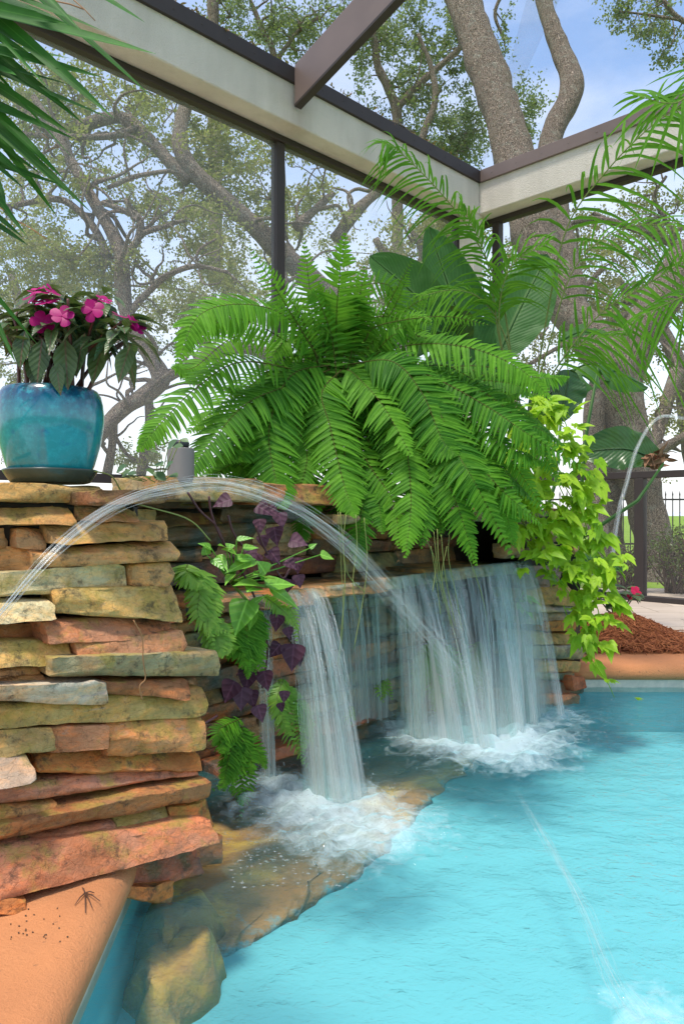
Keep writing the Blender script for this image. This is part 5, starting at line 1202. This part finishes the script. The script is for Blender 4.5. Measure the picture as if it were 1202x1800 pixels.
# ---------------------------------------------------------------- planting in the grotto
def hd(px, py): return onN(px, py, -2.02)
heart = thing('heart_leaf_plant', hd(395, 1000), 'young plant with glossy bright green heart leaves hanging off the ledge beside the stacked pier', 'plant')
Z7 = lambda x, y: (300+x*.3744, 850+y*.3744)
mb = MB(); sm = MB()
HS = [(0,.05),(.02,.62),(.10,.95),(.25,1),(.45,.82),(.68,.5),(.86,.2),(1,.01)]
for (x0, y0, x1, y1, w) in [(390,440,285,395,100),(360,470,195,440,80),(385,470,520,450,95),(400,480,555,575,80),(385,420,335,355,90),(300,540,215,700,130),(330,480,250,480,90),(250,330,170,290,60),(330,350,180,400,70),(250,350,330,340,50),(200,300,130,270,40),(250,260,300,245,30),(140,350,150,395,40),(110,330,95,280,40),(170,330,160,400,36),(130,300,70,270,36),(640,330,690,345,55),(590,300,610,275,30),(230,420,140,450,40),(320,560,345,510,40),(330,600,300,680,50),(220,280,205,310,40),(280,300,340,290,40)]:
    a = hd(*Z7(x0, y0))+N*.07; b = hd(*Z7(x1, y1)); b += N*rr.uniform(.07, .13); d = b-a
    leaf(mb, a, d, V((rr.uniform(-.2,.3), -.8, .75)), d.length*.95, w*.3744/F*2.5*1.1, HS, .15, .22, rr.uniform(-.4,.5)); tube(sm, [hd(*Z7(330,470))-N*.06, a.lerp(hd(*Z7(330,470)), .5)-N*.02, a], [.003,.0025,.002], 5)
sm.build('stems', M['greenleaf'], heart); mb.build('leaves', M['greenleaf'], heart)
pv = thing('purple_vine', hd(400, 880), 'dark purple heart leaved vine trailing over the ledge and through the thin trickle', 'vine')
mb = MB(); sm = MB()
for (x, y, s, dx, dz) in [(250,105,75,-.9,-.3),(370,135,75,1,-.5),(440,140,60,.9,-.5),(500,165,70,.3,-1),(410,190,60,.1,-1),(470,235,80,.2,-1),(430,265,60,.1,-1),(540,295,80,.9,-.2),(450,340,75,.6,-.7),(390,350,60,-.4,-1),(500,380,60,.8,-.6),(590,375,70,.0,-1),(520,470,60,-.3,-1),(590,450,60,.2,-1),(340,320,60,.4,-.8),(490,640,70,-.2,-1),(515,690,50,.3,-1),(545,790,110,-.1,-1),(510,780,70,-.6,-.7),(575,800,80,.3,-1),(360,900,90,-.2,-1),(395,900,80,.2,-1),(290,960,90,-.5,-1),(330,990,90,0,-1),(370,1000,70,.3,-1),(380,1060,70,.4,-1),(490,980,50,0,-1),(500,1040,40,.2,-1)]:
    px, py = Z7(x, y-s*.4); a = onN(px, py, -1.98 if y > 600 else -2.04)+N*rr.uniform(0,.05)
    leaf(mb, a, V((dx, -.3, dz)), V((rr.uniform(-.3,.3), -.9, .45)), s*.3744/F*2.6*1.15, s*.3744/F*2.6*1.08, HS, .18, .25, rr.uniform(-.5,.5))
for s in ([(80,40),(140,130),(215,200),(260,300),(330,400),(420,600),(455,780),(430,960)],[(180,60),(195,150),(240,260),(300,330)],[(270,150),(300,240),(380,340)],[(350,540),(410,640),(405,750),(370,840),(310,900)],[(440,740),(480,780),(520,790)],[(60,1160),(150,1130),(220,1090)],[(400,200),(440,300),(520,440),(560,400)]):
    tube(sm, [V(p) for p in spline([tuple(onN(*Z7(x, y), -2.02)) for x, y in s], 24)], [.0042]*24, 6)
mb.build('leaves', M['purple'], pv); sm.build('stems', M['purplestem'], pv)

def small_fern(label, paths, L, n, w, mat, nplane, group='small ferns growing on the grotto wall', dn=.06):
    w *= .6; L *= .85; n = int(n*1.2); rs_ = random.Random(n+len(label))
    paths = paths+[[(x+rs_.uniform(-14,14)*i, y+rs_.uniform(-9,9)*i) for i, (x, y) in enumerate(q)] for q in paths]
    b = onN(*paths[0][0], nplane); t = thing('small_fern', b, label, 'fern', group)
    for pth in paths:
        mb = MB(); k = len(pth); pts = [tuple(onN(x, y, nplane)+N*(dn*i/(k-1))) for i, (x, y) in enumerate(pth)]
        frond(mb, pts, n, lambda t_: L*min(1, t_/.2+.3)*(1-max(0,(t_-.4)/.6)**1.5*.92), w, 72, ref=lambda p: toward(p, .5, 1), droop=.15, start=.06, jit=.12, rr=.002, ang_tip=55, gravity=.15)
        mb.build('frond', mat, t)
z7 = lambda *a: [Z7(x, y) for x, y in a]
small_fern('light green fern tuft hanging beside the tall pier under the glossy heart leaves', [z7((130,400),(110,480),(125,600),(150,760)), z7((170,640),(210,700),(215,790)), z7((80,380),(60,420),(95,470)), z7((190,450),(150,560),(170,700))], .062, 20, .021, M['fern_yellow'], -1.95)
small_fern('mid green fern drooping between the pier and the thin trickle', [z7((350,600),(340,700),(330,800),(310,900)), z7((400,580),(375,700),(350,880)), z7((300,640),(280,740),(290,800))], .065, 22, .019, M['fern'], -2.0)
small_fern('pale new fern frond hanging over the lip next to the purple leaves', [z7((430,520),(480,570),(520,620),(550,685))], .040, 20, .014, M['fern_yellow'], -1.99)
small_fern('wet fern half behind the broad fall, low on the grotto wall', [[(490,1195),(505,1240),(512,1290),(515,1340)],[(495,1200),(525,1250),(530,1310)],[(500,1190),(480,1240),(490,1290)]], .055, 22, .016, M['fern_yellow'], -2.1)
small_fern('lowest fern clump reaching the water beside the stacked pier', [[(420,1270),(400,1310),(385,1350),(375,1385)],[(425,1270),(420,1320),(412,1380),(405,1410)],[(420,1280),(440,1310),(450,1345)],[(430,1290),(395,1340),(392,1392)],[(425,1262),(385,1290),(372,1318)]], .05, 20, .016, M['fern'], -2.08)
small_fern('green fern blurred behind the middle curtain of water', [[(770,1130),(760,1200),(750,1270)],[(780,1130),(800,1190),(790,1260)],[(770,1120),(730,1170),(725,1230)],[(850,1130),(870,1180),(880,1250)],[(845,1125),(830,1170),(830,1230)]], .07, 22, .022, M['fern_yellow'], -2.3)
small_fern('tiny fern sprig growing from the dark stones above the red foot slab', [[(678,1190),(682,1210),(684,1232)],[(675,1195),(670,1210),(672,1225)],[(618,1240),(615,1255),(620,1265)]], .022, 8, .016, M['fern_yellow'], -2.3, dn=.02)
# hanging roots
rt = thing('hanging_roots', onN(620, 920, -2.0), 'thin pale green roots hanging from the fern over the falls', 'roots'); mb = MB()
for s in ([(608,905),(603,960),(612,1010),(640,1040)],[(625,905),(627,960),(620,1030),(632,1080)],[(594,900),(600,1000),(603,1090),(595,1180)],[(598,900),(606,1010),(600,1110),(593,1170)],[(640,910),(645,980),(640,1040),(622,1140)],[(768,930),(772,1000),(790,1080),(810,1160)],[(775,940),(782,1010),(800,1100)],[(762,935),(770,1010),(780,1060)],[(790,930),(788,980),(800,1040),(812,1110)],[(820,970),(850,1060),(862,1160)],[(757,960),(768,1030),(774,1080)],[(785,960),(776,1020),(792,1100)],[(750,950),(765,990),(760,1040)]):
    mb = MB(); tube(mb, [V(p) for p in spline([tuple(onN(x, y, -1.96 if x < 700 else -1.94)) for x, y in s], 26)], [.0022*rr.uniform(.6,1.1)]*26, 4); mb.build('root', M['root'], rt)
def runner(pts, n, label, mat, r=.0022):
    c = [V(p) for p in spline([tuple(onN(x, y, n)) for x, y in pts], 30)]; mb = MB(); tube(mb, c, [r]*30, 5); return tag(mb.build('vine_runner', mat, loc=c[0]), label, 'vine stem')
runner([(150,826),(195,836),(215,865),(240,885),(330,912),(370,950)], -1.9, 'dry stem trailing from the pot across the pier top', M['root'])
runner([(235,1090),(250,1120),(252,1160),(256,1192),(246,1206),(250,1230)], -1.68, 'thin tan root dangling down the face of the stacked pier', M['dry'], .0016)
# ground cover on the pier top beside the fern
mb = MB(); sm = MB()
for (x, y, s) in [(205,830,16),(215,838,14),(225,832,12),(275,815,18),(285,800,20),(270,830,20),(295,790,18),(305,785,14),(280,840,22),(262,842,16),(290,825,18),(300,835,16),(318,772,12)]:
    leaf(mb, onN(x, y, -2.15), V((rr.uniform(-1,1),-.4,rr.uniform(-.6,.7))), V((0,-.7,.7)), s/F*2.6*1.4, s/F*2.6, OVAL, .1, .2, rr.uniform(-.5,.5))
    tube(sm, [onN(x, y, -2.15), onN(lerp(x,280,.6), lerp(y,850,.7), -2.2)], [.0015,.002], 4)
gc = thing('creeping_plant', onN(280, 845, -2.15), 'small grey green creeper by the grey canister', 'plant'); mb.build('leaves', leafmat('grey_green_leaf', (.05,.12,.05), (.14,.22,.09), .25, .45), gc); sm.build('stems', M['root'], gc)
# grey canister
q = onN(318, 855, -2.3); dq = q.y/F
can = thing('canister', V((q.x, q.y, 1.09)), 'small grey canister with a black cap standing on the wall top beside the fern', 'canister')
mb = MB(); zt = H+(900-788)*dq; lathe(mb, [(25*dq,1.08-q.z+0),(25*dq,(1.08-q.z)+9*dq),(23.5*dq,(1.08-q.z)+11*dq),(23.5*dq,zt-q.z-.004),(22*dq,zt-q.z),(0,zt-q.z)], V((q.x,q.y,q.z)), 40); mb.build('body', M['greyplastic'], can)
mb = MB(); lathe(mb, [(0,zt-q.z+.001),(14*dq,zt-q.z+.001),(15*dq,zt-q.z+.02),(11*dq,zt-q.z+.028),(0,zt-q.z+.03)], V((q.x,q.y,q.z)), 32); mb.build('cap', M['blackplastic'], can)
# little terracotta shard behind
for i, (x, y) in enumerate([(447,850),(430,852)]):
    fc = [onN(x-14,y-8,-2.35), onN(x+14,y-9,-2.35), onN(x+14,y+9,-2.35), onN(x-14,y+9,-2.35)]
    o = stone('loose_stone', None, fc, .08, 900+i, (.62,.36,.16), .2, M['stone'], top_in=.01, r=.008); tag(o, ['orange stone chip on the wall top under the fern','smaller orange stone chip left of its twin under the fern'][i], 'stone')

# ---------------------------------------------------------------- pine straw, red impatiens, litter on the coping
mb = MB(); rr = random.Random(33); base = V((2.05, 5.0, .125))
cx, cy = P(1095, 1100, 4.85).x, 4.9
def mound(x, y):
    return max(0, -.0+.19*math.exp(-(((x-cx)/.40)**2+((y-cy)/.33)**2)*1.25)-.015)
vs = []; fs = []
for j in range(31):
    for i in range(31):
        x = cx-.85+1.7*i/30; y = cy-.42+1.0*j/30; vs.append((x, y, .09+mound(x,y)*.86))
fs = [(j*31+i, j*31+i+1, (j+1)*31+i+1, (j+1)*31+i) for j in range(30) for i in range(30)]
mb.add(vs, fs, None, -.5)
for _ in range(6500):
    x = rr.gauss(cx, .33); y = rr.gauss(cy-.05, .20)
    if y < cy-.40: continue
    z = .128+mound(x, y)*rr.uniform(.85, 1.05)+.004; a = rr.uniform(0, 6.28); L = rr.uniform(.05, .13)
    d = V((math.cos(a), math.sin(a), rr.gauss(0,.18))); 
    dx = (mound(x+.02*d.x,y+.02*d.y)-mound(x-.02*d.x,y-.02*d.y))/.04; d.z += dx
    p0 = V((x,y,z))-d*L*.5; p1 = V((x,y,z+rr.uniform(0,.012))); p2 = V((x,y,z))+d*L*.5
    if p0.z < .124: p0.z = .126
    if p2.z < .124: p2.z = .126
    tube(mb, [p0, p1, p2], [.0022,.0024,.0016], 3, cap=False, var=rr.uniform(-.5,.5))
tag(mb.build('pine_straw', M['straw']), 'mound of rust brown pine straw on the deck corner behind the coping', 'pine straw', kind='stuff')
ri = thing('impatiens', P(1090, 1075, 5.1), 'low dark leaved impatiens with a red bloom growing in the pine straw', 'flowering plant'); lm = MB(); sm = MB()
for (x, y) in [(1062,1040),(1075,1030),(1088,1045),(1100,1035),(1108,1048),(1095,1060),(1070,1058),(1082,1065),(1052,1052),(1115,1046)]:
    tip = P(x, y, 5.05+rr.uniform(-.1,.1)); tube(sm, [P(1085,1085,5.1), P((x+1085)/2, y+22, 5.08), tip], [.006,.005,.004], 6)
    for q in range(6):
        a = rr.uniform(0,6.28); d = V((math.cos(a), math.sin(a)*.7, rr.uniform(-.5,.5))); leaf(lm, tip, d, V((0,-.3,1)), rr.uniform(.06,.09), .035, OVAL, .3, .3, rr.uniform(-.5,.5))
sm.build('stems', M['impstem'], ri); lm.build('leaves', M['impatiens'], ri)
for (x, y, s) in ((1116,1040,.085),(1105,1049,.05),(1086,991,.04)): flower(P(x, y, 4.98), (.3,-.8,.6), s, ri, M['petal_red'])
def needles(c, dirs, label):
    mb = MB()
    for d, L in dirs:
        d = V(d).normalized(); tube(mb, [c+V((0,0,.003)), c+d*L*.5+V((0,0,.006)), c+d*L+V((0,0,.002))], [.0016,.0014,.0008], 5)
    return tag(mb.build('pine_needles', simple('dry_needle', (.10,.045,.025), .7), loc=c), label, 'pine needles')
needles(onZ(150,1572,.129), [((.35,-1,0),.085),((.8,-.6,0),.055),((-.1,-1,0),.05),((.6,-1,0),.07),((-.6,1,0),.03),((.9,.1,0),.02)], 'dry pine needle bundle lying on the terracotta coping')
needles(onZ(180,1538,.129), [((1,.1,0),.03),((-.8,.3,0),.02)], 'short needle bits at the foot of the stacked pier')
mb = MB()
for _ in range(26):
    q = onZ(rr.uniform(5, 120), rr.uniform(1590, 1660), .13); 
    mb.add([q+k*rr.uniform(.001,.0028) for k in ic], icf)
tag(mb.build('grit', M['core']), 'dark specks of grit on the terracotta coping', 'grit', kind='stuff')

# ---------------------------------------------------------------- sky, sun, camera
w = bpy.data.worlds.new('World'); scene.world = w; w.use_nodes = True; nt = w.node_tree; nt.nodes.clear()
SUN_EL, SUN_AZ = 72, -142      # degrees; azimuth measured from +Y towards +X
sd = V((math.sin(math.radians(SUN_AZ))*math.cos(math.radians(SUN_EL)), math.cos(math.radians(SUN_AZ))*math.cos(math.radians(SUN_EL)), math.sin(math.radians(SUN_EL))))
sky = nt.nodes.new('ShaderNodeTexSky'); sky.sky_type = 'NISHITA'; sky.sun_disc = False
sky.sun_elevation = math.radians(SUN_EL); sky.sun_rotation = math.radians(SUN_AZ); sky.air_density = 1.0; sky.dust_density = 1.2; sky.ozone_density = 1.5
tc = nt.nodes.new('ShaderNodeTexCoord'); sep = nt.nodes.new('ShaderNodeSeparateXYZ'); nt.links.new(tc.outputs['Generated'], sep.inputs[0])
ns = nt.nodes.new('ShaderNodeTexNoise'); ns.inputs['Scale'].default_value = 2.2; ns.inputs['Detail'].default_value = 6; ns.inputs['Roughness'].default_value = .6
mp = nt.nodes.new('ShaderNodeMapping'); mp.inputs['Scale'].default_value = (1, 1, 2.6); nt.links.new(tc.outputs['Generated'], mp.inputs[0]); nt.links.new(mp.outputs[0], ns.inputs['Vector'])
def wm(op, a, b, clamp=False):
    m = nt.nodes.new('ShaderNodeMath'); m.operation = op; m.use_clamp = clamp
    for i, x in enumerate((a, b)):
        if isinstance(x, bpy.types.NodeSocket): nt.links.new(x, m.inputs[i])
        else: m.inputs[i].default_value = x
    return m.outputs[0]
mr = nt.nodes.new('ShaderNodeMapRange'); nt.links.new(sep.outputs[2], mr.inputs[0])
for i, x in enumerate((.03, .50, .75, .12)): mr.inputs[i+1].default_value = x
cl = wm('ADD', wm('MULTIPLY', wm('SUBTRACT', ns.outputs[0], .5), 1.7), mr.outputs[0], True)
mxn = nt.nodes.new('ShaderNodeMix'); mxn.data_type = 'RGBA'; nt.links.new(cl, mxn.inputs[0]); nt.links.new(sky.outputs[0], mxn.inputs[6]); mxn.inputs[7].default_value = (4.4, 4.45, 4.6, 1)
bg = nt.nodes.new('ShaderNodeBackground'); nt.links.new(mxn.outputs[2], bg.inputs[0]); bg.inputs[1].default_value = .15
wo = nt.nodes.new('ShaderNodeOutputWorld'); nt.links.new(bg.outputs[0], wo.inputs[0])
ld = bpy.data.lights.new('sun', 'SUN'); ld.energy = 2.1; ld.angle = math.radians(9); ld.color = (1, .94, .84)
lo = bpy.data.objects.new('sun', ld); col.objects.link(lo); lo.rotation_euler = (-sd).to_track_quat('-Z', 'Y').to_euler(); lo.location = sd*40
cam = bpy.data.cameras.new('camera'); cam.sensor_fit = 'VERTICAL'; cam.sensor_height = 36; cam.lens = 36*F/1800; cam.clip_start = .05; cam.clip_end = 8000
co = bpy.data.objects.new('camera', cam); col.objects.link(co); co.location = CAM; co.rotation_euler = (math.pi/2, 0, 0); scene.camera = co
scene.view_settings.view_transform = 'Standard'; scene.view_settings.look = 'None'; scene.view_settings.exposure = 1.05; scene.view_settings.gamma = 1
scene.cycles.max_bounces = 8; scene.cycles.transparent_max_bounces = 24; scene.cycles.diffuse_bounces = 3; scene.cycles.glossy_bounces = 3
scene.cycles.use_denoising = True; scene.cycles.caustics_reflective = False; scene.cycles.caustics_refractive = False
